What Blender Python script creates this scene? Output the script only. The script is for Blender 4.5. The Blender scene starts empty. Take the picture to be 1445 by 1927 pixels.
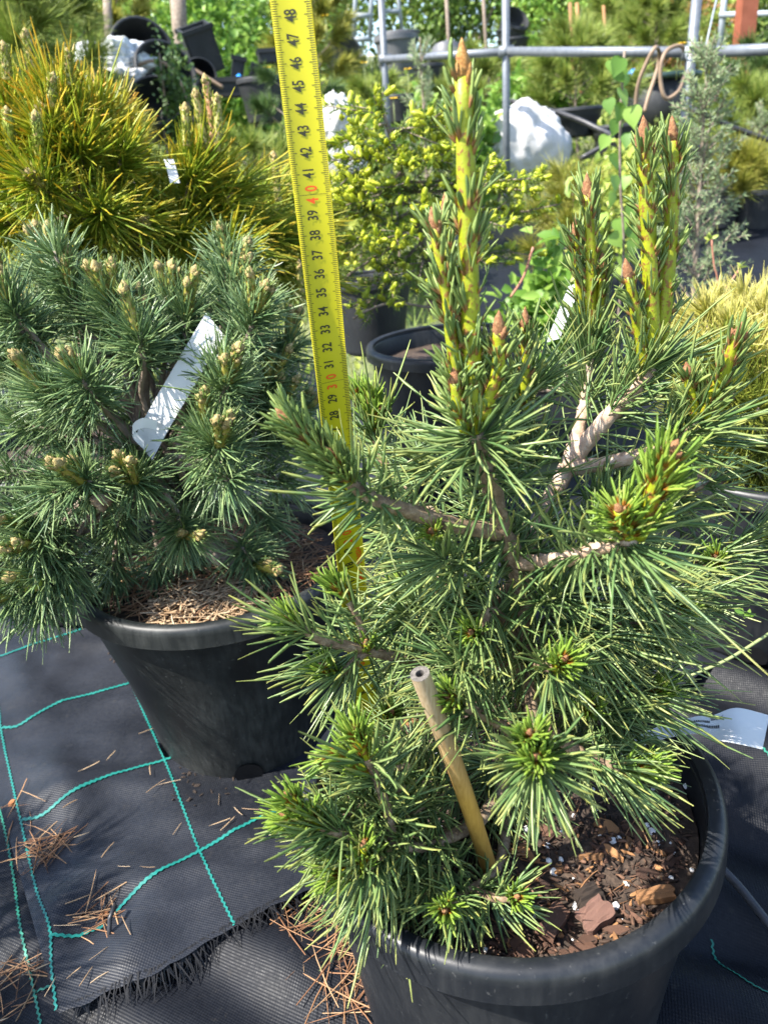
import bpy, bmesh, math, random
import numpy as np
from mathutils import Vector, Matrix, noise
rad = math.radians
rng = np.random.default_rng(7)
random.seed(7)
S = bpy.context.scene
COL = S.collection

# ------------------------------------------------------------------ camera, world, sun, exposure
FPX, CX, CY = 1447.0, 722.5, 963.5
CAM = np.array([0.0, 0.0, 0.635])
p_, r_ = rad(24.5), rad(5.0)
Fv = np.array([0, math.cos(p_), -math.sin(p_)])
U0 = np.array([0, math.sin(p_), math.cos(p_)]); R0 = np.array([1.0, 0, 0])
Rv = R0*math.cos(r_) - U0*math.sin(r_)
Uv = U0*math.cos(r_) + R0*math.sin(r_)
cd = bpy.data.cameras.new('camera'); cam = bpy.data.objects.new('camera', cd); COL.objects.link(cam)
cam.matrix_world = Matrix(((Rv[0], Uv[0], -Fv[0], CAM[0]), (Rv[1], Uv[1], -Fv[1], CAM[1]), (Rv[2], Uv[2], -Fv[2], CAM[2]), (0, 0, 0, 1)))
cd.sensor_fit = 'VERTICAL'; cd.sensor_height = 36.0; cd.lens = FPX/1927*36.0
cd.clip_start = 0.01; cd.clip_end = 200
cd.dof.use_dof = True; cd.dof.focus_distance = 0.52; cd.dof.aperture_fstop = 12.0
S.camera = cam
SUN = Vector((-0.56, -0.22, 0.80)).normalized()
w = bpy.data.worlds.new('World'); S.world = w; w.use_nodes = True
nt = w.node_tree; sky = nt.nodes.new('ShaderNodeTexSky'); sky.sky_type = 'NISHITA'; sky.sun_disc = False
sky.sun_elevation = math.asin(SUN.z); sky.sun_rotation = math.atan2(SUN.x, SUN.y)
bg = nt.nodes['Background']; bg.inputs[1].default_value = 0.15; nt.links.new(sky.outputs[0], bg.inputs[0])
sd = bpy.data.lights.new('sun', 'SUN'); sd.energy = 5.0; sd.angle = rad(0.53); sd.color = (1.0, 0.95, 0.87)
so = bpy.data.objects.new('sun', sd); COL.objects.link(so); so.rotation_euler = SUN.to_track_quat('Z', 'Y').to_euler()
S.view_settings.view_transform = 'Standard'; S.view_settings.look = 'None'; S.view_settings.exposure = 1.55
S.view_settings.gamma = 1.0; S.view_settings.use_curve_mapping = False
S.render.engine = 'CYCLES'; S.cycles.use_denoising = True; S.cycles.max_bounces = 7
S.cycles.transmission_bounces = 5; S.cycles.diffuse_bounces = 4; S.cycles.glossy_bounces = 3

# ------------------------------------------------------------------ projection helpers
def ray(px, py):
    return Fv + (px-CX)/FPX*Rv - (py-CY)/FPX*Uv
def P(px, py, Y):
    d = ray(px, py); return CAM + d*(Y/d[1])
def PZ(px, py, z):
    d = ray(px, py); return CAM + d*((z-CAM[2])/d[2])
def g(x, y):
    s = y-1.0
    return 0.15*(s+math.sqrt(s*s+0.04))/2 - 0.0007
def G(px, py):
    d = ray(px, py); a, b = 0.2, 40.0
    for _ in range(50):
        m = (a+b)/2; q = CAM+d*m
        if q[2] > g(q[0], q[1]): a = m
        else: b = m
    return CAM + d*a
def nrm(v):
    v = np.asarray(v, float); return v/(np.linalg.norm(v, axis=-1, keepdims=True)+1e-12)

# ------------------------------------------------------------------ mesh / object helpers
def mesh_np(name, V, F, attrs=None, smooth=True):
    """V (n,3); F (m,4) quads or (m,3) tris"""
    me = bpy.data.meshes.new(name)
    V = np.ascontiguousarray(V, np.float32); F = np.ascontiguousarray(F, np.int32)
    n, m, k = len(V), len(F), F.shape[1]
    me.vertices.add(n); me.vertices.foreach_set('co', V.ravel())
    me.loops.add(m*k); me.loops.foreach_set('vertex_index', F.ravel())
    me.polygons.add(m); me.polygons.foreach_set('loop_start', np.arange(m, dtype=np.int32)*k)
    try: me.polygons.foreach_set('loop_total', np.full(m, k, np.int32))
    except Exception: pass
    me.polygons.foreach_set('use_smooth', np.full(m, smooth, bool))
    for a, d in (attrs or {}).items():
        at = me.attributes.new(a, 'FLOAT', 'POINT'); at.data.foreach_set('value', np.ascontiguousarray(d, np.float32))
    me.update(calc_edges=True); me.validate()
    return me
def obj(name, me, mat=None, parent=None, kind=None):
    if isinstance(me, bmesh.types.BMesh):
        b = me; me = bpy.data.meshes.new(name); b.to_mesh(me); b.free()
    o = bpy.data.objects.new(name, me); COL.objects.link(o)
    if mat and not me.materials: me.materials.append(mat)
    if parent: o.parent = parent; o.matrix_parent_inverse = Matrix.Translation(-Vector(world_loc(parent)))
    if kind: o['kind'] = kind
    return o
def world_loc(o):
    v = Vector(o.location)
    q = o.parent
    return v if q is None else v  # things sit at top level, parts carry identity transforms
def empty(name, loc, label, cat, group=None):
    o = bpy.data.objects.new(name, None); COL.objects.link(o); o.location = Vector([float(c) for c in loc]); o.empty_display_size = .02
    return tag(o, label, cat, group)
def tag(o, label, cat, group=None):
    o['label'] = label; o['category'] = cat
    if group: o['group'] = group
    return o
def sub(name, me, mat, part, kind=None):
    """child of a part (part has identity world transform)"""
    o = obj(name, me, mat, None, kind); o.parent = part; o.matrix_parent_inverse = Matrix.Identity(4)
    return o
def smooth_path(pts, n=24):
    """Catmull-Rom through pts (k, d)"""
    pts = np.asarray(pts, float)
    if len(pts) == 2:
        t = np.linspace(0, 1, max(n//3, 3))[:, None]; return pts[0]*(1-t)+pts[1]*t
    q = np.vstack([2*pts[0]-pts[1], pts, 2*pts[-1]-pts[-2]]); out = []
    per = max(2, n//(len(pts)-1))
    for i in range(len(pts)-1):
        a, b, c, d = q[i:i+4]
        for t in np.linspace(0, 1, per, endpoint=False):
            out.append(.5*((2*b)+(-a+c)*t+(2*a-5*b+4*c-d)*t*t+(-a+3*b-3*c+d)*t**3))
    out.append(pts[-1]); return np.array(out)
def frames(path):
    T = nrm(np.gradient(path, axis=0)); up = np.array([0.13, 0.21, 0.97])
    A = nrm(np.cross(T, up)); B = np.cross(A, T); return T, A, B
def tube(path, r, sides=8, bump=0.0, cap=True, seed=0):
    path = np.asarray(path, float); n = len(path); r = np.broadcast_to(np.asarray(r, float), (n,)) if np.ndim(r) else np.full(n, r)
    T, A, B = frames(path); th = np.linspace(0, 2*math.pi, sides, endpoint=False)
    rr = r[:, None]*np.ones((n, sides))
    if bump:
        rs = np.random.default_rng(seed+11); rr = rr*(1+bump*rs.uniform(-1, 1, (n, sides)))
    V = path[:, None]+rr[..., None]*(A[:, None]*np.cos(th)[None, :, None]+B[:, None]*np.sin(th)[None, :, None])
    V = V.reshape(-1, 3); F = []
    i = np.arange(n-1)[:, None]*sides; j = np.arange(sides)[None]; k = (j+1) % sides
    F = np.stack([i+j, i+k, i+sides+k, i+sides+j], -1).reshape(-1, 4)
    if cap:
        c0 = len(V); V = np.vstack([V, path[:1], path[-1:]])
        e = (n-1)*sides
        capA = np.array([[c0, (q+1) % sides, q, c0] for q in range(sides)]); capB = np.array([[c0+1, e+q, e+(q+1) % sides, c0+1] for q in range(sides)])
        F3 = np.vstack([capA[:, :3], capB[:, :3]])
        return V, F, F3
    return V, F, np.zeros((0, 3), int)
class MB:
    """collects faces for one mesh"""
    def __init__(s): s.V = []; s.F = []; s.n = 0
    def add(s, V, *Fs):
        for F in Fs:
            s.F += [tuple(int(i)+s.n for i in f) for f in F]
        s.V.append(np.asarray(V, float)); s.n += len(V); return s
    def tube(s, path, r, sides=8, bump=0., seed=0): return s.add(*tube(path, r, sides, bump, True, seed))
    def box(s, c, h, M=None):
        v = np.array([(x, y, z) for x in (-1, 1) for y in (-1, 1) for z in (-1, 1)], float)*h
        if M is not None: v = v@np.asarray(M).T
        return s.add(v+np.asarray(c), [(0, 1, 3, 2), (4, 6, 7, 5), (0, 4, 5, 1), (2, 3, 7, 6), (0, 2, 6, 4), (1, 5, 7, 3)])
    def lathe(s, prof, c, sides=64, M=None, wob=0., seed=0, oval=0.):
        n = len(prof); th = np.linspace(0, 2*math.pi, sides, endpoint=False); pr = np.array(prof, float)
        ph = seed*1.7; f = 1+wob*np.sin(2*th+ph)+wob*.5*np.sin(3*th+2*ph)
        V = np.stack([pr[:, 0:1]*np.cos(th)*f, pr[:, 0:1]*np.sin(th)*f, pr[:, 1:2]*np.ones(sides)], -1).reshape(-1, 3)
        if M is not None: V = V@np.asarray(M).T
        i = np.arange(n-1)[:, None]*sides; j = np.arange(sides)[None]; k = (j+1) % sides
        return s.add(V+np.asarray(c), np.stack([i+j, i+k, i+sides+k, i+sides+j], -1).reshape(-1, 4))
    def mesh(s, name, smooth=True):
        me = bpy.data.meshes.new(name); me.from_pydata(np.vstack(s.V).tolist(), [], s.F); me.validate(); me.update()
        me.polygons.foreach_set('use_smooth', np.full(len(me.polygons), smooth, bool)); return me
def sharp(me, deg=35):
    b = bmesh.new(); b.from_mesh(me)
    for e in b.edges:
        if len(e.link_faces) == 2 and e.calc_face_angle(0) > rad(deg): e.smooth = False
    b.to_mesh(me); b.free(); return me

# ------------------------------------------------------------------ materials
def newmat(name):
    m = bpy.data.materials.new(name); m.use_nodes = True; t = m.node_tree
    return m, t, t.nodes['Principled BSDF']
def N(t, kind, **kw):
    n = t.nodes.new(kind)
    for k, v in kw.items():
        if isinstance(k, str) and k.startswith('i_'): n.inputs[k[2:]].default_value = v
        else: setattr(n, k, v)
    return n
def ramp(t, fac, stops):
    r = N(t, 'ShaderNodeValToRGB'); cr = r.color_ramp
    while len(cr.elements) < len(stops): cr.elements.new(0.5)
    for e, (p, c) in zip(cr.elements, stops): e.position = p; e.color = (*c, 1)
    t.links.new(fac, r.inputs[0]); return r.outputs[0]
def mix(t, fac, a, b, mode='MIX'):
    n = N(t, 'ShaderNodeMix', data_type='RGBA', blend_type=mode)
    for s_, v in ((0, fac), (6, a), (7, b)):
        if hasattr(v, 'links') or hasattr(v, 'is_linked'): t.links.new(v, n.inputs[s_])
        else: n.inputs[s_].default_value = v if s_ == 0 else (*v, 1)
    return n.outputs[2]
def math_(t, op, a, b=None):
    n = N(t, 'ShaderNodeMath', operation=op)
    for i, v in enumerate((a, b)):
        if v is None: continue
        if hasattr(v, 'is_linked'): t.links.new(v, n.inputs[i])
        else: n.inputs[i].default_value = v
    return n.outputs[0]
def attr(t, name): return N(t, 'ShaderNodeAttribute', attribute_name=name).outputs['Fac']
def noise_tex(t, scale, detail=4, rough=.55, coord='Object', vec=None):
    n = N(t, 'ShaderNodeTexNoise'); n.inputs['Scale'].default_value = scale; n.inputs['Detail'].default_value = detail; n.inputs['Roughness'].default_value = rough
    if vec is None:
        c = N(t, 'ShaderNodeTexCoord'); vec = c.outputs[coord]
    t.links.new(vec, n.inputs['Vector']); return n.outputs['Fac']
def bump(t, b, h, strength=.5, dist=.002):
    n = N(t, 'ShaderNodeBump'); n.inputs['Strength'].default_value = strength; n.inputs['Distance'].default_value = dist
    t.links.new(h, n.inputs['Height']); t.links.new(n.outputs[0], b.inputs['Normal'])
def needle_mat(name, cols, tip=None, tip_at=.9, tipamt=.6, base=None, base_end=.25, trans=.25, rough=.42, spec=.45):
    """cols: three greens picked per needle; tips may be yellow, sheaths brown"""
    m, t, b = newmat(name)
    al, rn = attr(t, 'along'), attr(t, 'rnd')
    c = ramp(t, rn, [(0, cols[0]), (.5, cols[1]), (1, cols[2])])
    if tip:
        f = N(t, 'ShaderNodeMapRange'); t.links.new(al, f.inputs[0]); f.inputs[1].default_value = tip_at-.18; f.inputs[2].default_value = tip_at+.06
        k = math_(t, 'MULTIPLY', f.outputs[0], math_(t, 'MINIMUM', math_(t, 'MULTIPLY', attr(t, 'rnd2'), 2*tipamt), 1.0)); c = mix(t, k, c, tip)
    if base:
        f = N(t, 'ShaderNodeMapRange'); t.links.new(al, f.inputs[0]); f.inputs[1].default_value = base_end+.08; f.inputs[2].default_value = base_end-.08
        c = mix(t, f.outputs[0], c, base)
    t.links.new(c, b.inputs['Base Color']); b.inputs['Roughness'].default_value = rough; b.inputs['Specular IOR Level'].default_value = spec
    tr = N(t, 'ShaderNodeBsdfTranslucent'); t.links.new(c, tr.inputs[0]); mx = N(t, 'ShaderNodeMixShader'); mx.inputs[0].default_value = trans
    t.links.new(b.outputs[0], mx.inputs[1]); t.links.new(tr.outputs[0], mx.inputs[2]); t.links.new(mx.outputs[0], t.nodes['Material Output'].inputs[0])
    return m
def leaf_mat(name, cols, trans=.42, rough=.45): return needle_mat(name, cols, trans=trans, rough=rough)
def simple(name, c1, c2=None, scale=30, rough=.6, bmp=.0, dist=.001, spec=.4, metal=0., detail=5, obrand=0.):
    m, t, b = newmat(name)
    if c2 is not None:
        f = noise_tex(t, scale, detail); c = ramp(t, f, [(.3, c1), (.7, c2)])
        if obrand:
            oi = N(t, 'ShaderNodeObjectInfo'); hs = N(t, 'ShaderNodeHueSaturation'); t.links.new(c, hs.inputs['Color'])
            mr = N(t, 'ShaderNodeMapRange'); t.links.new(oi.outputs['Random'], mr.inputs[0]); mr.inputs[3].default_value = 1-obrand; mr.inputs[4].default_value = 1+obrand
            t.links.new(mr.outputs[0], hs.inputs['Value']); c = hs.outputs[0]
        t.links.new(c, b.inputs['Base Color'])
        if bmp: bump(t, b, f, bmp, dist)
    else: b.inputs['Base Color'].default_value = (*c1, 1)
    b.inputs['Roughness'].default_value = rough; b.inputs['Specular IOR Level'].default_value = spec; b.inputs['Metallic'].default_value = metal
    return m
def plastic_mat(name, col, dust, dust_amt=.35, rough=.38, scr=.6):
    m, t, b = newmat(name)
    co = N(t, 'ShaderNodeTexCoord').outputs['Object']
    big = noise_tex(t, 9, 6, .65, vec=co); fine = noise_tex(t, 170, 4, .7, vec=co)
    mp = N(t, 'ShaderNodeMapping'); mp.inputs['Scale'].default_value = (60, 60, 6); t.links.new(co, mp.inputs[0]); streak = noise_tex(t, 3, 5, .6, vec=mp.outputs[0])
    d = math_(t, 'MULTIPLY', ramp(t, big, [(.42, (0, 0, 0)), (.75, (1, 1, 1))]), ramp(t, streak, [(.35, (.15,)*3), (.75, (1, 1, 1))]))
    sp = ramp(t, fine, [(.64, (0, 0, 0)), (.70, (1, 1, 1))])
    mp2 = N(t, 'ShaderNodeMapping'); mp2.inputs['Scale'].default_value = (240, 240, 45); mp2.inputs['Rotation'].default_value = (.5, .3, 0); t.links.new(co, mp2.inputs[0]); sp = math_(t, 'MAXIMUM', sp, ramp(t, noise_tex(t, 1, 3, .6, vec=mp2.outputs[0]), [(.68, (0, 0, 0)), (.74, (1, 1, 1))]))
    c = mix(t, math_(t, 'MULTIPLY', d, dust_amt), col, dust); c = mix(t, math_(t, 'MULTIPLY', sp, .35*scr), c, dust)
    t.links.new(c, b.inputs['Base Color'])
    rr = N(t, 'ShaderNodeMapRange'); t.links.new(big, rr.inputs[0]); rr.inputs[3].default_value = rough-.08; rr.inputs[4].default_value = rough+.22
    t.links.new(rr.outputs[0], b.inputs['Roughness']); b.inputs['Specular IOR Level'].default_value = .38
    bump(t, b, streak, .12, .0006); return m
def weave_mat(name, ang, col, col2, period=.0034, rough=.42, spec=.30):
    m, t, b = newmat(name); co = N(t, 'ShaderNodeTexCoord').outputs['Object']
    mp = N(t, 'ShaderNodeMapping'); mp.inputs['Rotation'].default_value = (0, 0, ang); t.links.new(co, mp.inputs[0])
    sx = N(t, 'ShaderNodeSeparateXYZ'); t.links.new(mp.outputs[0], sx.inputs[0]); k = 2*math.pi/period
    a = math_(t, 'SINE', math_(t, 'MULTIPLY', sx.outputs[0], k)); c_ = math_(t, 'SINE', math_(t, 'MULTIPLY', sx.outputs[1], k*.8))
    h = math_(t, 'MULTIPLY', a, c_)
    big = noise_tex(t, 7, 6, .6, vec=co); fine = noise_tex(t, 90, 5, .7, vec=co)
    c = ramp(t, big, [(.3, col), (.72, col2)]); c = mix(t, ramp(t, fine, [(.6, (0, 0, 0)), (.8, (.5,)*3)]), c, (.055, .05, .043))
    hh = N(t, 'ShaderNodeMapRange'); t.links.new(h, hh.inputs[0]); hh.inputs[1].default_value = -1; hh.inputs[3].default_value = .8; hh.inputs[4].default_value = 1.1
    c = mix(t, 1.0, c, hh.outputs[0], 'MULTIPLY')
    t.links.new(c, b.inputs['Base Color'])
    rr = N(t, 'ShaderNodeMapRange'); t.links.new(noise_tex(t, 240, 2, vec=co), rr.inputs[0]); rr.inputs[3].default_value = rough-.2; rr.inputs[4].default_value = rough+.25
    t.links.new(rr.outputs[0], b.inputs['Roughness']); b.inputs['Specular IOR Level'].default_value = spec
    hm = math_(t, 'ADD', h, math_(t, 'MULTIPLY', fine, 2.0)); bump(t, b, hm, .24, .0006); return m
def bark_mat(name, a, b_, c_, scale=120):
    m, t, b = newmat(name); f = noise_tex(t, scale, 6, .7); c = ramp(t, f, [(.28, a), (.5, b_), (.7, c_)]); t.links.new(c, b.inputs['Base Color'])
    b.inputs['Roughness'].default_value = .85; bump(t, b, f, .8, .002); return m

M = {}
M['pine'] = needle_mat('pine_needle_green', [(.085, .165, .052), (.165, .255, .085), (.28, .36, .125)], tip=(.42, .40, .10), tip_at=.88, tipamt=.4, trans=.22, rough=.36, spec=.55)
M['pine_young'] = needle_mat('pine_young_needle', [(.13, .21, .06), (.21, .29, .08), (.30, .38, .11)], base=(.36, .18, .075), base_end=.32, trans=.25)
M['pine_fresh'] = needle_mat('pine_fresh_needle', [(.16, .28, .04), (.24, .36, .05), (.32, .43, .07)], base=(.33, .14, .02), base_end=.33, trans=.3)
M['blue'] = needle_mat('blue_pine_needle', [(.075, .15, .062), (.15, .24, .095), (.27, .37, .14)], tip=(.3, .34, .14), tip_at=.93, tipamt=.3, trans=.15, rough=.36, spec=.6)
M['gold'] = needle_mat('gold_tipped_needle', [(.17, .28, .025), (.32, .42, .035), (.50, .54, .06)], tip=(.66, .50, .04), tip_at=.84, tipamt=.5, trans=.42)
M['goldtop'] = needle_mat('gold_needle', [(.22, .34, .03), (.42, .48, .045), (.60, .57, .07)], tip=(.74, .44, .04), tip_at=.84, tipamt=.5, trans=.42)
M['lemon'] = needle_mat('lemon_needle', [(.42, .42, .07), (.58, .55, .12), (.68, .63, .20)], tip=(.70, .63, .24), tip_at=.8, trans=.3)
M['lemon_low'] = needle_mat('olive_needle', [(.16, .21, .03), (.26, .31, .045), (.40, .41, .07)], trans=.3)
M['spruce'] = needle_mat('spruce_needle', [(.08, .17, .03), (.17, .27, .04), (.30, .38, .05)], trans=.4)
M['juniper'] = needle_mat('juniper_needle', [(.20, .30, .14), (.31, .40, .20), (.43, .50, .29)], trans=.25, rough=.6)
M['far_pine'] = needle_mat('far_pine_needle', [(.19, .29, .06), (.32, .41, .085), (.46, .50, .13)], trans=.42)
M['far_gold'] = needle_mat('far_gold_needle', [(.24, .28, .04), (.40, .41, .07), (.52, .48, .11)], trans=.45)
M['dark_conifer'] = needle_mat('dark_conifer_needle', [(.05, .11, .03), (.09, .16, .04), (.15, .23, .06)], trans=.2)
M['leaf'] = leaf_mat('leaf_green', [(.11, .23, .035), (.20, .35, .055), (.32, .47, .09)])
M['leaf_yel'] = leaf_mat('leaf_yellow_green', [(.22, .32, .06), (.36, .44, .085), (.50, .54, .12)])
M['leaf_dark'] = leaf_mat('leaf_dark', [(.08, .15, .035), (.14, .23, .05), (.22, .32, .075)])
M['leaf_orange'] = leaf_mat('leaf_orange', [(.30, .15, .05), (.42, .20, .07), (.20, .24, .05)])
M['grass'] = leaf_mat('grass_blade', [(.15, .26, .045), (.27, .38, .075), (.44, .48, .15)])
M['straw'] = leaf_mat('dead_needle', [(.20, .09, .04), (.33, .17, .08), (.46, .30, .16)], trans=.1, rough=.6)
M['straw_pale'] = leaf_mat('pale_straw', [(.30, .19, .10), (.42, .29, .17), (.55, .42, .27)], trans=.1, rough=.6)
M['crumb'] = leaf_mat('soil_crumb', [(.012, .008, .006), (.045, .026, .017), (.16, .085, .05)], trans=.0, rough=.8)
M['bark'] = bark_mat('pine_bark', (.09, .055, .035), (.22, .15, .09), (.40, .31, .21), 190)
M['bark_pale'] = bark_mat('pine_bark_pale', (.22, .13, .08), (.42, .29, .20), (.56, .46, .36), 130)
M['bark_far'] = bark_mat('grey_bark', (.12, .085, .06), (.22, .17, .13), (.34, .28, .22), 60)
def candle_mat(name, a, b_, fleck, amt):
    m, t, b = newmat(name); f = noise_tex(t, 60, 3); c = ramp(t, f, [(.3, a), (.7, b_)])
    f2 = noise_tex(t, 330, 3, .6); c = mix(t, math_(t, 'MULTIPLY', ramp(t, f2, [(.53, (0, 0, 0)), (.62, (1, 1, 1))]), amt), c, fleck)
    t.links.new(c, b.inputs['Base Color']); b.inputs['Roughness'].default_value = .5; b.inputs['Subsurface Weight'].default_value = .15; b.inputs['Subsurface Radius'].default_value = (.004, .004, .001)
    bump(t, b, f2, .4, .001); return m
M['candle'] = candle_mat('lime_candle', (.20, .24, .006), (.31, .33, .008), (.20, .075, .02), .9)
M['candle_blue'] = candle_mat('tan_candle', (.22, .22, .03), (.32, .28, .05), (.42, .28, .14), .7)
M['candle_pale'] = candle_mat('pale_candle', (.34, .33, .10), (.44, .38, .14), (.46, .22, .10), .9)
M['candle_rust'] = candle_mat('rust_candle', (.36, .16, .07), (.46, .26, .12), (.52, .36, .18), .8)
M['bud'] = bark_mat('brown_bud', (.14, .05, .025), (.27, .12, .05), (.40, .24, .11), 500)
M['bud_orange'] = bark_mat('orange_bud', (.20, .075, .03), (.38, .18, .04), (.46, .28, .11), 420)
M['bud_pale'] = bark_mat('resinous_bud', (.22, .14, .05), (.36, .27, .10), (.52, .42, .22), 600)
M['cone_green'] = candle_mat('green_cone', (.25, .34, .04), (.38, .44, .06), (.50, .26, .16), .8)
M['pot'] = plastic_mat('black_pot_plastic', (.007, .0085, .0115), (.13, .13, .125), .30, .36, .8)
M['pot2'] = plastic_mat('dusty_pot_plastic', (.005, .0065, .007), (.13, .135, .125), .55, .40, .8)
M['pot_far'] = plastic_mat('grey_pot_plastic', (.016, .018, .021), (.12, .12, .115), .35, .5)
M['bin'] = simple('grey_bin_plastic', (.08, .085, .095), (.13, .13, .14), 6, .5)
M['tapey'] = simple('tape_yellow', (.44, .395, .003), (.49, .44, .004), 25, .4, spec=.5)
M['ink'] = simple('tape_ink_black', (.03, .03, .012), rough=.5)
M['inkred'] = simple('tape_ink_red', (.72, .09, .01), rough=.5)
M['tag'] = simple('white_tag', (.62, .62, .62), (.66, .66, .66), 40, .45)
M['tagtxt'] = simple('tag_print', (.05, .05, .06), rough=.6)
M['cut'] = simple('cane_cut_end', (.05, .045, .04), (.16, .14, .12), 700, .8, .5, .001)
M['bag'] = simple('white_sack', (.46, .45, .44), (.52, .51, .50), 14, .5, .3, .01)
M['sheet'] = simple('grey_polythene', (.52, .54, .55), (.66, .68, .68), 10, .3, .4, .01)
M['steel'] = simple('galvanised_steel', (.12, .135, .155), (.18, .195, .215), 45, .5, metal=.3)
M['steel_light'] = simple('painted_steel', (.24, .27, .30), (.30, .33, .36), 30, .5)
M['redwood'] = simple('red_brown_timber', (.20, .055, .025), (.28, .085, .045), 18, .7, .3, .002)
M['hose'] = simple('brown_hose', (.20, .135, .085), (.30, .21, .14), 20, .55)
M['blackpipe'] = simple('black_irrigation_pipe', (.02, .02, .022), (.05, .05, .055), 30, .4)
M['tubrim'] = simple('dark_green_tub', (.012, .03, .027), (.025, .05, .045), 20, .45)
M['blue_p'] = simple('blue_plastic', (.02, .20, .60), (.03, .28, .70), 30, .4)
M['stripe'] = simple('teal_yarn', (.004, .105, .09), (.012, .18, .155), 260, .5, .6, .0008)
M['stripe_dark'] = simple('dark_green_yarn', (.01, .12, .08), (.02, .20, .13), 260, .5, .6, .0008)
M['thread'] = simple('black_yarn', (.002, .002, .0025), (.006, .006, .007), 200, .5)
M['soil'] = bark_mat('dark_potting_soil', (.016, .010, .007), (.042, .027, .018), (.10, .066, .045), 170)
M['dirt'] = bark_mat('bare_earth', (.06, .07, .03), (.11, .13, .05), (.18, .18, .09), 9)
M['chip'] = simple('bark_chip_brown', (.045, .022, .014), (.15, .078, .05), 160, .8, .6, .002, obrand=.45)
M['chip_or'] = simple('bark_chip_orange', (.20, .09, .035), (.38, .20, .085), 150, .75, .5, .002, obrand=.35)
M['chip_red'] = bark_mat('bark_chunk_red', (.10, .045, .032), (.26, .135, .098), (.42, .28, .21), 260)
M['perlite'] = simple('perlite_white', (.72, .71, .69), (.84, .84, .82), 300, .8, .5, .001)
M['seed'] = simple('orange_bud_scale', (.40, .14, .05), (.55, .24, .09), 200, .55)
M['stem_red'] = simple('reddish_stem', (.35, .14, .09), (.45, .22, .14), 60, .6)
M['stem_green'] = simple('green_stem', (.20, .25, .09), (.30, .34, .14), 60, .6)
M['flower'] = simple('yellow_flower', (.75, .45, .01), (.8, .55, .01), 50, .6)
M['lime_bud'] = needle_mat('spruce_new_growth', [(.34, .42, .02), (.46, .52, .03), (.58, .60, .06)], trans=.3)
def cane_mat():
    m, t, b = newmat('bamboo_cane'); co = N(t, 'ShaderNodeTexCoord').outputs['Object']
    al = attr(t, 'along'); mp = N(t, 'ShaderNodeMapping'); mp.inputs['Scale'].default_value = (700, 700, 30); t.links.new(co, mp.inputs[0]); f = noise_tex(t, 1, 5, .6, vec=mp.outputs[0])
    lo = ramp(t, f, [(.3, (.44, .235, .04)), (.7, (.58, .34, .075))]); hi = ramp(t, f, [(.3, (.30, .20, .11)), (.7, (.48, .37, .24))])
    fr = N(t, 'ShaderNodeMapRange'); t.links.new(al, fr.inputs[0]); fr.inputs[1].default_value = .45; fr.inputs[2].default_value = .85
    t.links.new(mix(t, fr.outputs[0], lo, hi), b.inputs['Base Color']); b.inputs['Roughness'].default_value = .45; bump(t, b, f, .2, .0006); return m
M['cane'] = cane_mat()

# ------------------------------------------------------------------ needles
PROF_T = np.array([0, .2, .52, .86, 1.0]); PROF_R = np.array([.62, .95, 1.0, .86, .34])
def needle_mesh(name, base, d, L, W, curve, segs=4, sides=3):
    n = len(base)
    if segs == 4: tt, rr = PROF_T, PROF_R
    elif segs == 3: tt, rr = np.array([0, .35, .75, 1.]), np.array([.8, 1, .9, .2])
    else: tt, rr = np.array([0, .5, 1.]), np.array([.8, 1, .2])
    k = len(tt); d = nrm(d); L = np.broadcast_to(L, (n,)); W = np.broadcast_to(W, (n,))
    c = base[:, None]+d[:, None]*(L[:, None]*tt)[..., None]+curve[:, None]*(L[:, None]*tt**2)[..., None]
    tan = nrm(d[:, None]+2*curve[:, None]*tt[None, :, None])
    q = rng.normal(size=(n, 3)); wv = nrm(np.cross(tan, q[:, None])); nv = np.cross(wv, tan)
    hw = (W[:, None]*.5*rr)[..., None]
    if sides == 3: V = np.stack([c-wv*hw, c+wv*hw, c+nv*hw*.75], 2)       # n,k,3,3
    else:
        th = np.linspace(0, 2*math.pi, sides, endpoint=False); V = np.stack([c+wv*hw*math.cos(a)+nv*hw*math.sin(a) for a in th], 2)
    V = V.reshape(-1, 3); q_ = sides
    b0 = (np.arange(n)*k*q_)[:, None, None]+(np.arange(k-1)*q_)[None, :, None]; j = np.arange(q_)[None, None]; j2 = (j+1) % q_
    F = np.stack([b0+j, b0+j2, b0+q_+j2, b0+q_+j], -1).reshape(-1, 4)
    al = np.broadcast_to(tt[None, :, None], (n, k, q_)).ravel()
    rnd = np.repeat(rng.random(n), k*q_); r2 = np.repeat(rng.random(n), k*q_)
    return mesh_np(name, V, F, {'along': al, 'rnd': rnd, 'rnd2': r2})
def perp_basis(ax):
    h = np.array([0, 0, 1.0]) if abs(ax[2]) < .9 else np.array([1.0, 0, 0])
    A = nrm(np.cross(ax, h)); return A, np.cross(A, ax)
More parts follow.
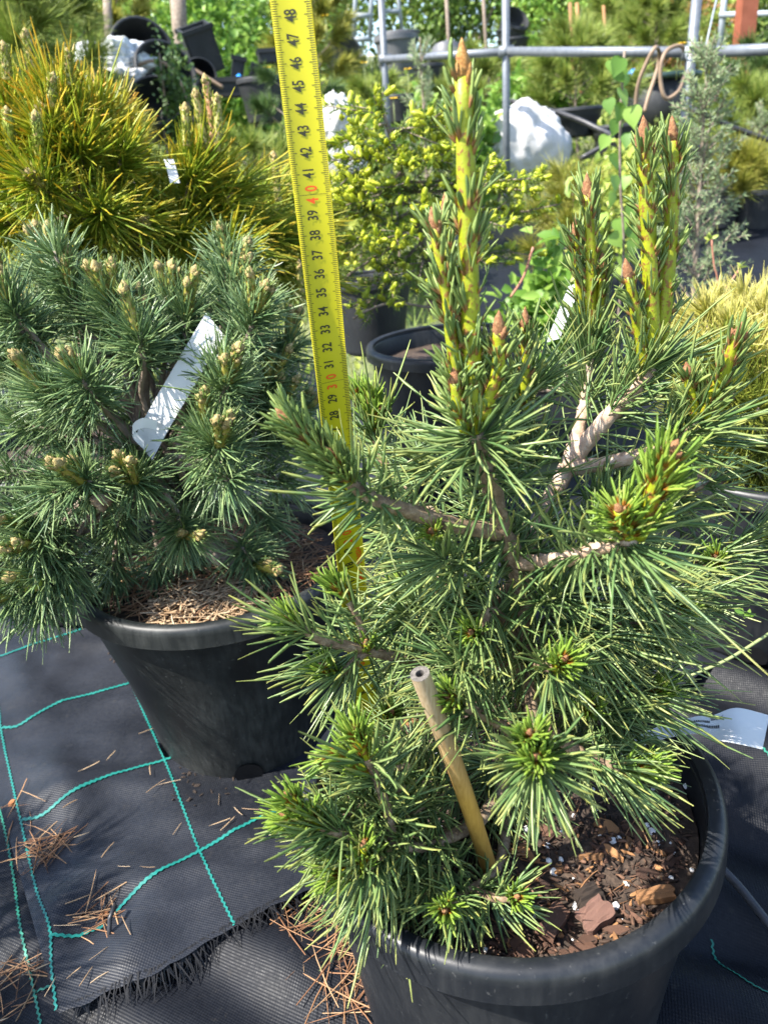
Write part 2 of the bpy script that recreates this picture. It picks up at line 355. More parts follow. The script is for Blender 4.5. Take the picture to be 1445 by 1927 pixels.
def tuft_data(path, n, L, a0=75, a1=28, fwd=.26, droop=.12, jit=14, curl=.15, pairs=True, rstem=.002, tpow=.8):
    """needles spread along a stem path (k,3)"""
    path = np.asarray(path, float); m = n//2 if pairs else n
    t = rng.random(m)**tpow; idx = t*(len(path)-1); i = np.minimum(idx.astype(int), len(path)-2); fr = (idx-i)[:, None]
    pos = path[i]*(1-fr)+path[i+1]*fr; ax = nrm(path[i+1]-path[i])
    h = np.where(np.abs(ax[:, 2:3]) < .9, np.array([[0, 0, 1.]]), np.array([[1., 0, 0]])); A = nrm(np.cross(ax, h)); B = np.cross(A, ax)
    th = np.arange(m)*2.39996+rng.normal(0, .3, m); rd = A*np.cos(th)[:, None]+B*np.sin(th)[:, None]
    an = np.radians(a0+(a1-a0)*t+rng.normal(0, jit, m)); d = ax*np.cos(an)[:, None]+rd*np.sin(an)[:, None]
    pos = pos+rd*rstem*.8
    if pairs:
        sp = rng.normal(0, .10, (m, 3)); d = np.vstack([d+sp, d-sp]); pos = np.vstack([pos, pos]); ax = np.vstack([ax, ax])
    k = len(d); Ls = L*rng.normal(1, .17, k).clip(.5, 1.4)
    cv = ax*fwd*rng.uniform(.2, 1.5, (k, 1))+np.array([0, 0, -1.])*droop*rng.uniform(0, 1.8, (k, 1))+rng.normal(0, curl, (k, 3))
    return pos, nrm(d), Ls, cv
def tuft(parent, path, n, L, W, mat, name='needle_tuft', segs=4, up_is_part=False, **kw):
    pos, d, Ls, cv = tuft_data(path, n, L, **kw)
    me = needle_mesh(name, pos, d, Ls, W*rng.uniform(.8, 1.15, len(Ls)), cv, segs)
    return (sub if up_is_part else obj)(name, me, mat, parent, 'stuff')
def spindle(a, b, r, n=9, sides=10, k=1.0, bumpy=.12, seed=0):
    """bud: pointed ovoid from a to b"""
    t = np.linspace(0, 1, n); path = np.asarray(a)[None]*(1-t[:, None])+np.asarray(b)[None]*t[:, None]
    rr = r*np.array([math.sin(math.pi*min(1, (x*.86+.14)**.75))**.9+.02 for x in t])
    V, F, F3 = tube(path, rr, sides, bumpy, True, seed); k = n*sides; i = np.arange(k); alt = np.where(((i//sides)+(i % sides)) % 2 == 0, 1.12, .86)[:, None]; cen = np.repeat(path, sides, 0)
    V[:k] = cen+(V[:k]-cen)*alt; return V, F, F3
def candle(parent, path, r0, r1, n, L, W, cmat, nmat, bmat, budr=None, budl=None, angle=30, dense_from=.0, segs=4, buds=1, fwd=.15, tpow=1.0, side_buds=0):
    """new shoot: fleshy stem, tip bud(s) and short clasping needles"""
    path = smooth_path(path, 14); k = len(path); t = np.linspace(0, 1, k)
    V, F, F3 = tube(path, r0+(r1-r0)*t, 9, .10, True, int(rng.integers(99)))
    c = obj('candle', MB().add(V, F, F3).mesh('candle'), cmat, parent)
    ax = nrm(path[-1]-path[-3]); budr = budr or r1*1.05; budl = budl or budr*4
    A, B = perp_basis(ax); mb = MB()
    mb.add(*spindle(path[-1]-ax*budl*.25, path[-1]+ax*budl, budr, seed=int(rng.integers(99))))
    for q in range(side_buds):
        a = q*2.4+rng.random(); o = (A*math.cos(a)+B*math.sin(a))
        mb.add(*spindle(path[-1]-ax*budl*.3+o*budr*.5, path[-1]+ax*budl*.35+o*budr*1.5, budr*.55, seed=q))
    sub('bud', mb.mesh('bud'), bmat, c)
    i0 = int(dense_from*(k-1)); tuft(c, path[i0:], n, L, W, nmat, 'needles', segs, True, a0=angle+6, a1=angle-6, fwd=fwd, droop=0, jit=6, rstem=(r0+r1)/2, tpow=tpow)
    return c
def branch(parent, pts, r0, r1, mat, name='branch', sides=8, n=26, bmp=.16):
    pth = smooth_path(pts, n); t = np.linspace(0, 1, len(pth)); V, F, F3 = tube(pth, r0+(r1-r0)*t, sides, bmp, True, int(rng.integers(999)))
    return obj(name, MB().add(V, F, F3).mesh(name), mat, parent)
PX = lambda L: np.array([P(*q) for q in L])

# ------------------------------------------------------------------ ground
def fbm(x, y, s, o=3): return noise.fractal(Vector((x*s, y*s, 3.1)), .9, 2.0, o)
def grid_sheet(name, X, Y, zf, mat, mask=None):
    nx, ny = len(X), len(Y); V = np.array([(x, y, zf(x, y)) for y in Y for x in X]); F = []
    i = np.arange(ny-1)[:, None]*nx+np.arange(nx-1)[None]; F = np.stack([i, i+1, i+nx+1, i+nx], -1).reshape(-1, 4)
    return obj(name, mesh_np(name, V, F), mat)
def far_z(x, y): return g(x, y)+(.05*fbm(x, y, .8) if y > 3.2 else 0)*min(1, (y-3.2))-.012
gx = np.concatenate([np.linspace(-60, -8, 14), np.linspace(-7, 7, 60), np.linspace(8, 60, 14)]); gy = np.concatenate([np.linspace(-8, 0, 8), np.linspace(.2, 16, 90), np.linspace(18, 90, 20)])
def terr(x, y): return far_z(x, y) if y < 16 else far_z(x, 16)+(y-16)*.15*max(0, 1-(y-16)/40)
o = grid_sheet('ground', gx, gy, terr, M['dirt']); o['kind'] = 'structure'; o['label'] = 'weedy earth rising behind the potted plants'

# woven ground cloth: lower sheet everywhere near the pots, upper sheet with teal lines on the left
E1 = nrm(np.array([.53, -.85])); E2 = np.array([.85, .53]); E2 = E2-E1*(E1@E2); E2 = nrm(E2); ANG = -math.atan2(E2[1], E2[0])
def zB(x, y):
    z = .0045*fbm(x, y, 9, 2)
    d = (x-.12)*.80+(y-.45)*.60          # folds running up to the right of the near pot
    k = max(0, min(1, (x-.14)/.12))*max(0, min(1, (.95-y)/.15))
    z += k*(.012*math.sin(d*46+1.3*fbm(x, y, 5, 2)*2)+.020*max(0, math.sin(d*21+.8))**3)
    k2 = max(0, min(1, (-.02-x)/.1))*max(0, min(1, (.58-y)/.06)); z += k2*.006*math.sin((x*.6+y*.9)*60)
    return g(x, y)+.002+z
clothB = weave_mat('dark_woven_cloth', ANG+.15, (.0035, .0042, .006), (.009, .0105, .015), .0030, .5, .22)
clothA = weave_mat('woven_cloth', ANG, (.0035, .0045, .007), (.021, .024, .032), .0029, .45, .28)
o = grid_sheet('ground_cloth', np.linspace(-1.5, 1.5, 260), np.concatenate([np.linspace(-.3, .2, 8), np.linspace(.22, 1.35, 210)]), zB, clothB)
tag(o, 'wrinkled black woven ground cloth under both front pots', 'ground cloth')
wlow = o
A0 = G(105, 1772)[:2]
def ab(px, py): q = G(px, py)[:2]-A0; return q@E1, q@E2
fray = sorted([(ab(x, y)[1], ab(x, y)[0]) for x, y in ((115, 1935), (160, 1914), (310, 1855), (402, 1788), (484, 1744), (581, 1698), (660, 1665), (760, 1640))])
fb, fa = np.array([q[0] for q in fray]), np.array([q[1] for q in fray])
def zA(x, y):
    z = .0045+.012*fbm(x, y, 4.5, 2)*.5+.0020*fbm(x, y, 22, 2)+.0035*(1-min(1, abs(fbm(x*.6, y*1.3, 7, 2))*3))
    p = G(212, 1742)[:2]; d = math.hypot(x-p[0], y-p[1]); z += .012*math.exp(-(d/.035)**2)*(-.6)+.006*math.exp(-((d-.05)/.025)**2)
    q = np.array([x, y])-A0; b = q@E2; z += .010*math.exp(-((b-.055)/.028)**2)*(.55+.45*math.sin((q@E1)*26))
    return g(x, y)+.008+max(z, -.004)
na, nb = 230, 120; bs = np.linspace(-.012, .95, nb); V = []
for bb in bs:
    am = np.interp(bb, fb, fa)+.004*noise.noise(Vector((bb*60, 0, 0)))
    for tt in np.linspace(0, 1, na)**1.6:
        a = am-tt*1.75; q = A0+E1*a+E2*bb; V.append((q[0], q[1], zA(q[0], q[1])))
i = np.arange(nb-1)[:, None]*na+np.arange(na-1)[None]; F = np.stack([i, i+na, i+na+1, i+1], -1).reshape(-1, 4)
sheet = obj('ground_cloth', mesh_np('ground_cloth', np.array(V), F), clothA)
tag(sheet, 'black woven ground cloth with teal grid lines and a frayed front edge', 'ground cloth')
def stripe(pl, wd, mat, parent, zf, name='stripe'):
    pts = np.array([G(*q)[:2] for q in pl]); pth = smooth_path(np.c_[pts, np.zeros(len(pts))], 90)[:, :2]
    T = nrm(np.gradient(pth, axis=0)); Nn = np.c_[-T[:, 1], T[:, 0]]; V, n = [], len(pth)
    # resample densely so that the yarn follows the wrinkles
    seg = np.r_[0, np.cumsum(np.linalg.norm(np.diff(pth, axis=0), axis=1))]; u = np.arange(0, seg[-1], .003)
    X = np.interp(u, seg, pth[:, 0]); Yv = np.interp(u, seg, pth[:, 1]); nx = np.interp(u, seg, Nn[:, 0]); ny = np.interp(u, seg, Nn[:, 1])
    for k in range(len(u)):
        zz = .0009*(k % 2); off = .0007*(1 if k % 2 else -1)
        for s_ in (-1, 1):
            x, y = X[k]+nx[k]*(s_*wd*.38+off), Yv[k]+ny[k]*(s_*wd*.38+off); V.append((x, y, zf(x, y)+.0012))
    k = np.arange(len(u)-1)*2; F = np.stack([k, k+1, k+3, k+2], -1)
    me = mesh_np(name, np.array(V), F); return obj(name, me, mat, None) if parent is None else sub(name, me, mat, parent)
for pl, wd in (([(195, 1155), (215, 1212), (250, 1300), (315, 1450), (380, 1620), (448, 1766)], .0028),
               ([(-40, 1150), (0, 1325), (15, 1420), (48, 1570), (75, 1690), (104, 1772), (108, 1850), (116, 1926)], .0026),
               ([(-20, 1255), (20, 1248), (80, 1222), (158, 1198)], .0050), ([(12, 1392), (50, 1384), (120, 1340), (200, 1315), (280, 1294)], .0050),
               ([(48, 1562), (90, 1556), (150, 1520), (220, 1480), (300, 1455), (352, 1436)], .0048),
               ([(222, 1742), (260, 1705), (330, 1655), (400, 1610), (460, 1575), (520, 1545), (640, 1500)], .0050),
               ([(108, 1788), (150, 1783), (180, 1768), (205, 1762)], .0046)):
    stripe(pl, wd, M['stripe'], sheet, zA)
for pl in ([(-30, 1420), (10, 1560), (40, 1740), (78, 1935)], [(70, 1865), (110, 1855)]): stripe(pl, .0026, M['stripe_dark'], wlow, zB)
for pl in ([(1385, 1375), (1405, 1420), (1450, 1470)], [(1340, 1760), (1350, 1800), (1400, 1870), (1450, 1900)], [(1310, 1330), (1385, 1375)]): stripe(pl, .0024, M['stripe_dark'], wlow, zB)
# frayed threads
V, F = [], []
for k in range(430):
    bb = rng.uniform(0, .55); a = np.interp(bb, fb, fa); q = A0+E1*(a-.006)+E2*bb; L = rng.uniform(.008, .026)*(1.0 if bb < .33 else .6)
    dd = nrm(E1+E2*rng.normal(-.2, .75)); e = q+dd*L; z0 = zA(*q)+.001; z1 = zB(*e)+rng.uniform(.001, .006); s_ = E2*rng.uniform(.0003, .0007); j = len(V)
    m_ = (q+e)/2+rng.normal(0, .0015, 2); zm = (z0+z1)/2+.002
    V += [(*(q-s_), z0), (*(q+s_), z0), (*(m_+s_), zm), (*(m_-s_), zm), (*(e+s_*.6), z1), (*(e-s_*.6), z1)]; F += [(j, j+1, j+2, j+3), (j+3, j+2, j+4, j+5)]
sub('frayed_thread', mesh_np('frayed_thread', np.array(V), np.array(F)), M['thread'], sheet, 'stuff')
# far cloth behind the sapling
def zC(x, y): return g(x, y)+.012+.012*fbm(x, y, 3, 2)
o = grid_sheet('ground_cloth', np.linspace(.30, 2.4, 70), np.linspace(1.42, 3.3, 60), zC, clothB)
tag(o, 'smooth dark ground cloth on the bank behind the lemon yellow pine', 'ground cloth')
# ground pin and black edge tube
q = G(207, 1790); pin = MB().tube([q+[0, 0, .004], q+[.004, .01, .03], q+[.006, .022, .032]], .0022, 8).mesh('ground_pin')
tag(obj('ground_pin', pin, M['blackpipe']), 'short black peg pinning the teal lined cloth', 'peg')
pth = [G(1345, 1672)+[0, 0, .03], G(1385, 1712)+[0, 0, .028], G(1445, 1775)+[0, 0, .02], G(1520, 1850)+[0, 0, .012]]
tag(obj('irrigation_pipe', MB().tube(smooth_path(pth, 20), .004, 10).mesh('irrigation_pipe'), M['blackpipe']), 'thin black pipe lying across the folds beside the near pot', 'pipe')

# ------------------------------------------------------------------ pots
def pot(loc, Rin, h, rb, label, mat, lip=.0125, liph=.020, group=None, tilt=None, sides=72, wob=0., holes=(), name='plant_pot', seed=0):
    x, y = loc[:2]; z = loc[2] if len(loc) > 2 else g(x, y)+.006; o = empty(name, (x, y, z), label, 'pot', group); Mx = tilt
    body = [(.001, 0.0), (rb*.55, .001), (rb*.9, -.001), (rb*.985, .003), (rb, .010), (rb+(Rin-rb)*.5, h*.5), (Rin+.0030, h-liph-.004), (Rin+.0034, h-liph+.004), (Rin+.0030, h-.0045), (Rin+.0012, h-.004), (Rin-.0016, h-.010), (Rin-.004, h-.05), (rb+(Rin-rb)*.5-.004, h*.5), (rb-.004, .012), (.001, .008)]
    rim = [(Rin-.0006, h-.006), (Rin-.0004, h-.0012), (Rin+.0012, h-.0001), (Rin+lip*.55, h+.0004), (Rin+lip*.82, h-.0014), (Rin+lip*.96, h-.0045), (Rin+lip*1.0, h-.009), (Rin+lip*1.03, h-liph+.002), (Rin+lip*1.05, h-liph), (Rin+lip*.93, h-liph-.0004), (Rin+lip*.86, h-liph+.004), (Rin+.0042, h-.006)]
    b = obj('body', MB().lathe(body, (x, y, z), sides, Mx, wob, seed).mesh('body'), mat, o)
    obj('rim', sharp(MB().lathe(rim, (x, y, z), sides, Mx, wob, seed).mesh('rim'), 50), mat, o)
    for az in holes:
        c, s_ = math.cos(az), math.sin(az); V, n = [], 12
        for i in range(n):
            t = 2*math.pi*i/n; u, v = .016*math.cos(t), max(-.010, .016*math.sin(t))+.015; rr = rb+.0016+(Rin-rb)*v/h
            V.append((x+c*rr-s_*u, y+s_*rr+c*u, z+v))
        sub('drain_hole', MB().add(V, [tuple(range(n))]).mesh('drain_hole', False), M['thread'], b)
    return o
def soil(loc, z, R, mat, label, amp=.004, n=46, name='potting_soil'):
    V, F = [(loc[0], loc[1], z)], []; nr = 26
    for k in range(1, nr+1):
        for j in range(n):
            a = 2*math.pi*j/n; r = R*k/nr; x, y = loc[0]+r*math.cos(a), loc[1]+r*math.sin(a); V.append((x, y, z+amp*(fbm(x, y, 38, 4)*.6+.7*fbm(x, y, 11, 2))))
    T = [(0, 1+j, 1+(j+1) % n, 0)[:3] for j in range(n)]
    for k in range(nr-1):
        a, b = 1+k*n, 1+(k+1)*n; F += [(a+j, b+j, b+(j+1) % n, a+(j+1) % n) for j in range(n)]
    o = obj(name, MB().add(np.array(V), T, F).mesh(name), mat, None, 'stuff'); o['label'] = label; return o
PF = np.array([.0653, .397]); RF = .129
pot((*PF, .006), RF, .244, .107, 'black plastic pot holding the tall candled green pine', M['pot'], lip=.0118, liph=.021, sides=96, wob=.004)
ZS = .222
soil(PF, ZS, RF-.0042, M['soil'], 'dark potting soil around the green pine', .005, 72)
P2 = np.array([-.192, .780]); R2 = .149
pot((*P2, .008), R2, .242, .108, 'dusty black pot holding the blue green pine', M['pot2'], lip=.0125, liph=.022, sides=96, wob=.006, holes=(rad(-82), rad(-150)), seed=2)
soil(P2, .222, R2-.0045, M['soil'], 'soil in the blue green pine pot', .006, 60)
PY = np.array([-.47, 1.125])
pot((*PY,), .15, .25, .125, 'dusty black pot under the gold tipped pine', M['pot2'], holes=(rad(-70),), seed=3)
soil(PY, g(*PY)+.23, .145, M['soil'], 'soil under the gold tipped pine')
PR = np.array([.515, .905])
pot((*PR,), .155, .25, .13, 'black pot holding the lemon yellow pine', M['pot'], holes=(rad(-120),), seed=4)
soil(PR, g(*PR)+.225, .150, M['soil'], 'soil in the lemon yellow pine pot')
PM = P(845, 590, 1.36)[:2]
pot((PM[0], PM[1]), .138, .275, .115, 'black pot holding the lime budded spruce', M['pot'], seed=5)
soil(PM, g(*PM)+.245, .132, M['soil'], 'soil in the spruce pot')

# ------------------------------------------------------------------ front pine
pine = empty('dwarf_pine', (*PF, ZS), 'green dwarf pine with tall lime yellow candles in the near pot', 'pine')
st = [np.array([.072, .408, ZS-.01])]
J0, J1, J2 = P(985, 1230, .405), P(978, 1085, .40), P(948, 1005, .395)
def B_(pl, r0, r1, pre=None, mat='bark', **kw):
    pts = PX(pl); pts = np.vstack([pre, pts]) if pre is not None else pts; return branch(pine, pts, r0, r1, M[mat], **kw)
branch(pine, np.vstack([st, P(992, 1400, .405), J0, J1, J2, PX([(915, 880, .388), (893, 815, .385)])]), .0085, .0042, M['bark'], 'trunk', 10, 60, .2)
BR = {'C': ([(1010, 1000, .43), (1065, 885, .46), (1140, 790, .47), (1195, 732, .47), (1225, 690, .47)], J1, .0065, .0048, 'bark_pale'),
      'D': ([(1065, 885, .46), (1098, 770, .49), (1108, 655, .50)], None, .0050, .0036, 'bark_pale'),
      'E': ([(1065, 885, .46), (1190, 862, .45), (1260, 835, .44), (1312, 800, .43)], None, .0052, .0036, 'bark_pale'),
      'F': ([(1060, 1052, .365), (1130, 1032, .345), (1188, 1016, .33)], P(975, 1060, .395), .0046, .0036, 'bark_pale'),
      'G': ([(860, 988, .38), (770, 962, .372), (700, 938, .366), (655, 905, .36)], J2, .0048, .0034, 'bark'),
      'H': ([(880, 1262, .40), (800, 1247, .388), (690, 1224, .37), (610, 1205, .36), (565, 1180, .355)], J0, .0042, .0026, 'bark'),
      'H2': ([(690, 1224, .37), (660, 1252, .365), (632, 1272, .36)], None, .0028, .0022, 'bark'),
      'H3': ([(690, 1224, .37), (680, 1180, .372), (655, 1130, .372)], None, .0026, .0020, 'bark'),
      'I': ([(900, 1545, .36), (800, 1590, .33), (737, 1585, .315)], st[0]+np.array([0, 0, .03]), .0046, .0032, 'bark'),
      'I2': ([(737, 1585, .315), (727, 1520, .315), (704, 1455, .313), (690, 1425, .31)], None, .0030, .0024, 'bark'),
      'J': ([(737, 1585, .315), (700, 1622, .30), (668, 1640, .292)], None, .0034, .0028, 'bark'),
      'J2': ([(737, 1585, .315), (650, 1570, .30), (590, 1550, .295)], None, .0030, .0024, 'bark'),
      'K': ([(940, 1620, .35), (880, 1680, .315), (842, 1700, .292)], st[0]+np.array([0, 0, .02]), .0040, .0028, 'bark'),
      'K2': ([(890, 1672, .32), (930, 1690, .305), (965, 1690, .30)], None, .0028, .0022, 'bark'),
      'L': ([(1000, 1330, .345), (1008, 1420, .295), (1010, 1442, .28)], J0, .0042, .0032, 'bark'),
      'M': ([(1060, 1395, .355), (1120, 1432, .34), (1165, 1447, .335)], P(992, 1330, .405), .0042, .0032, 'bark'),
      'N': ([(1100, 1270, .385), (1180, 1300, .375), (1222, 1312, .372)], J0, .0040, .0028, 'bark'),
      'O': ([(1080, 1285, .415), (1150, 1292, .415), (1162, 1240, .415), (1172, 1205, .415)], P(992, 1300, .405), .0040, .0026, 'bark'),
      'P': ([(1100, 1095, .43), (1230, 1080, .43), (1350, 1062, .425)], J1, .0042, .0026, 'bark'),
      'P2': ([(1230, 1080, .43), (1340, 1050, .44), (1432, 1015, .44)], None, .0030, .0022, 'bark'),
      'Q': ([(950, 1370, .36), (905, 1345, .335), (865, 1325, .325)], P(992, 1400, .405), .0036, .0024, 'bark'),
      'Q2': ([(1010, 1250, .37), (1035, 1258, .345), (1045, 1262, .335)], J0, .0030, .0024, 'bark'),
      'R': ([(850, 985, .43), (760, 920, .47), (712, 850, .50), (702, 800, .50)], J2, .0036, .0024, 'bark'),
      'S': ([(930, 1150, .385), (905, 1185, .375), (890, 1195, .37)], J0, .0032, .0024, 'bark'),
      'U': ([(900, 1150, .42), (830, 1115, .425), (780, 1110, .43)], J1, .0034, .0024, 'bark'),
      'W': ([(1120, 1180, .40), (1200, 1170, .39), (1280, 1150, .385)], J0, .0036, .0024, 'bark')}
BP = {}
for k, (pl, pre, r0, r1, m_) in BR.items():
    pts = PX(pl); BP[k] = np.vstack([pre, pts]) if pre is not None else pts
    branch(pine, BP[k], r0, r1, M[m_])
def T_(k, frac, n, L, ext=None, **kw):
    """tuft on the outer part of branch k; ext = extra pixel point beyond the end"""
    pth = smooth_path(BP[k], 30); pth = pth[int(len(pth)*(1-min(1, frac*1.35))):]
    kw['a0'] = kw.get('a0', 75)-10; kw['a1'] = kw.get('a1', 28)-4; kw.setdefault('fwd', .32)
    if ext is not None: pth = np.vstack([pth, P(*ext)])
    return tuft(pine, pth, int(n*1.3), L*.85, .00168, M['pine'], **kw)
lead = smooth_path(np.vstack([J2, PX([(915, 880, .388), (893, 815, .385)])]), 20)
tuft(pine, lead, 140, .040, .0019, M['pine'], a0=85, a1=62, fwd=.05, droop=.18)
tuft(pine, lead[-7:], 90, .044, .0021, M['pine'], a0=82, a1=55, fwd=.10, droop=.06)
tuft(pine, smooth_path(np.vstack([J0, J1, J2]), 20), 130, .038, .0018, M['pine'], a0=85, a1=70, droop=.25)
T_('C', .35, 130, .042, a0=80, a1=40); T_('D', .45, 110, .042, a0=80, a1=30); T_('E', .40, 120, .043, a0=85, a1=45)
T_('F', .5, 130, .040, a0=88, a1=58, droop=.25); T_('G', .5, 100, .034, a0=85, a1=62, droop=.05, fwd=.2)
T_('H', .42, 90, .033, a0=72, a1=35); T_('H2', .9, 70, .033, a0=80, a1=40); T_('H3', .5, 20, .024, a0=70, a1=30)
T_('I', .35, 60, .040, a0=80, a1=50); T_('I2', .85, 110, .033, a0=85, a1=40); T_('J', .9, 110, .034, a0=88, a1=55, droop=.2); T_('J2', .7, 100, .031, a0=70, a1=35)
T_('K', .40, 90, .028, a0=88, a1=55, droop=.2); T_('K2', .8, 50, .024, a0=80, a1=45); T_('L', .30, 120, .031, a0=95, a1=55, droop=.10); T_('M', .5, 100, .032, a0=80, a1=40)
T_('N', .5, 110, .036, a0=82, a1=35); T_('O', .65, 110, .038, a0=80, a1=40); T_('P', .5, 110, .040, a0=80, a1=40, droop=.2); T_('P2', .5, 80, .038, a0=75, a1=35)
T_('Q', .5, 70, .032, a0=80, a1=40); T_('Q2', .7, 70, .034, a0=85, a1=45); T_('R', .55, 120, .040, a0=75, a1=35); T_('S', .8, 100, .042, a0=85, a1=50, droop=.25)
T_('U', .6, 100, .036, a0=80, a1=40); T_('W', .7, 130, .042, a0=80, a1=42, droop=.2); T_('C', .75, 80, .040, a0=85, a1=70, droop=.2)
for pl, n in (([(985, 1150, .40), (1030, 1130, .385)], 80), ([(900, 1080, .39), (850, 1060, .38)], 80), ([(1080, 980, .44), (1130, 960, .43)], 90), ([(1010, 940, .42), (990, 880, .42)], 90),
              ([(1140, 1120, .40), (1180, 1110, .39)], 80), ([(830, 1170, .40), (780, 1160, .395)], 80), ([(800, 1020, .46), (760, 1000, .47)], 80), ([(1060, 1180, .38), (1090, 1200, .37)], 90),
              ([(950, 1430, .41), (920, 1440, .41)], 60), ([(1090, 1350, .38), (1130, 1350, .37)], 90), ([(900, 1250, .36), (870, 1260, .35)], 70), ([(800, 1440, .40), (770, 1400, .40)], 60), ([(830, 900, .44), (800, 880, .45)], 70),
              ([(980, 800, .43), (985, 750, .43)], 80), ([(770, 1330, .44), (745, 1300, .45)], 60), ([(800, 1540, .36), (780, 1510, .36)], 60)):
    q = PX(pl); tuft(pine, smooth_path(np.vstack([q, q[1]+(q[1]-q[0])*.5]), 8), int(n*1.5), .034, .00165, M['pine'], a0=88, a1=40, droop=.2)
for px, py, Y in [(820, 1080, .42), (880, 1120, .42), (940, 1180, .42), (1010, 1040, .42), (1080, 1110, .43), (1150, 1050, .43), (1220, 1130, .42), (1100, 1230, .40), (1020, 1310, .39), (920, 1300, .40), (830, 1250, .42), (760, 1230, .43), (760, 1450, .37), (820, 1480, .38), (700, 1530, .34), (660, 1480, .33), (770, 1610, .33), (720, 1680, .31), (800, 1680, .31), (880, 1600, .36), (1160, 1380, .38), (1050, 1400, .38), (960, 1500, .39), (1230, 1220, .41), (1330, 1120, .43), (1260, 950, .46), (1180, 900, .46), (1350, 900, .45), (900, 950, .42), (780, 1090, .45), (1130, 1000, .45), (640, 1600, .32), (640, 1540, .31), (760, 1540, .33)]:
    e = P(px, py, Y); c0 = np.array([PF[0], PF[1], max(e[2]-.03, .24)]); ax = nrm(nrm(e-c0)+np.array([0, -.3, .25])); tuft(pine, np.array([e-ax*.035, e-ax*.015, e]), 84, .031, .0016, M['pine'], a0=85, a1=35, droop=.15)
    branch(pine, np.array([c0*.35+e*.65, e-ax*.035, e]), .0022, .0014, M['bark'], 'twig', 5, 6)
# shoots: (base, tip, r0, r1, needles, length, kind)
def C_(pl, r0, r1, n, L=.017, kind='y', **kw):
    nm = {'y': 'pine_young', 'f': 'pine_fresh'}[kind]; kw.setdefault('angle', 34 if kind == 'y' else 38)
    return candle(pine, PX(pl), r0*.88, r1*.88, int(n*1.3) if kind == 'y' else int(n*.9), L*.68 if kind == 'y' else L*.75, .0020 if kind == 'y' else .0018, M['candle'], M[nm], M['bud'], **kw)
candle(pine, PX([(890, 812, .384), (884, 600, .384), (878, 380, .384), (871, 145, .384)]), .0053, .0041, 190, .0125, .0022, M['candle'], M['pine_young'], M['bud_orange'], budr=.0034, budl=.015, angle=33, side_buds=4)
C_([(868, 790, .382), (845, 600, .383), (818, 430, .385)], .0040, .0028, 110, .018, budl=.010, side_buds=2)
C_([(905, 790, .382), (935, 700, .38), (938, 625, .378)], .0042, .0034, 56, .017, budl=.011, side_buds=2)
C_([(875, 808, .378), (862, 770, .376), (856, 720, .376)], .0038, .0030, 44, .016, budl=.008)
C_([(880, 780, .40), (850, 600, .41), (838, 400, .42)], .0032, .0024, 90, .017, budl=.010)
C_([(985, 770, .42), (988, 690, .42), (988, 615, .42)], .0034, .0026, 70, .017, budl=.011, side_buds=2)
C_([(1228, 675, .47), (1220, 450, .47), (1212, 268, .47)], .0058, .0046, 120, .017, budl=.014, budr=.0034, side_buds=4)
C_([(1240, 665, .475), (1262, 430, .475), (1264, 265, .475)], .0056, .0044, 110, .018, budl=.013, budr=.0033)
C_([(1212, 690, .467), (1195, 590, .465), (1182, 520, .465)], .0040, .0034, 50, .016, budl=.011)
C_([(1108, 655, .50), (1112, 480, .50), (1106, 365, .50)], .0044, .0034, 110, .018, budl=.012, side_buds=2)
C_([(1114, 650, .50), (1130, 560, .50), (1132, 505, .50)], .0036, .0030, 40, .016, budl=.010); C_([(1100, 650, .505), (1088, 540, .51), (1082, 440, .51)], .0030, .0022, 70, .018, budl=.010)
C_([(1322, 782, .43), (1352, 720, .425), (1388, 630, .42)], .0046, .0036, 90, .021, budl=.008, budr=.0030, side_buds=4)
C_([(1308, 785, .43), (1300, 740, .43), (1294, 705, .43)], .0036, .0030, 56, .015, budl=.008)
C_([(1200, 1010, .33), (1232, 920, .325), (1264, 850, .32)], .0050, .0042, 170, .020, 'f', budl=.007, budr=.0030, side_buds=3, angle=34)
C_([(1185, 1010, .328), (1172, 980, .326), (1165, 960, .324)], .0040, .0034, 130, .017, 'f', budl=.005, budr=.0022, side_buds=2, angle=50)
C_([(660, 908, .36), (600, 850, .358), (545, 795, .356)], .0036, .0028, 190, .020, budl=.010, angle=27, side_buds=2); C_([(655, 905, .36), (640, 880, .358), (625, 860, .356)], .0034, .0028, 110, .018, budl=.008, angle=32)
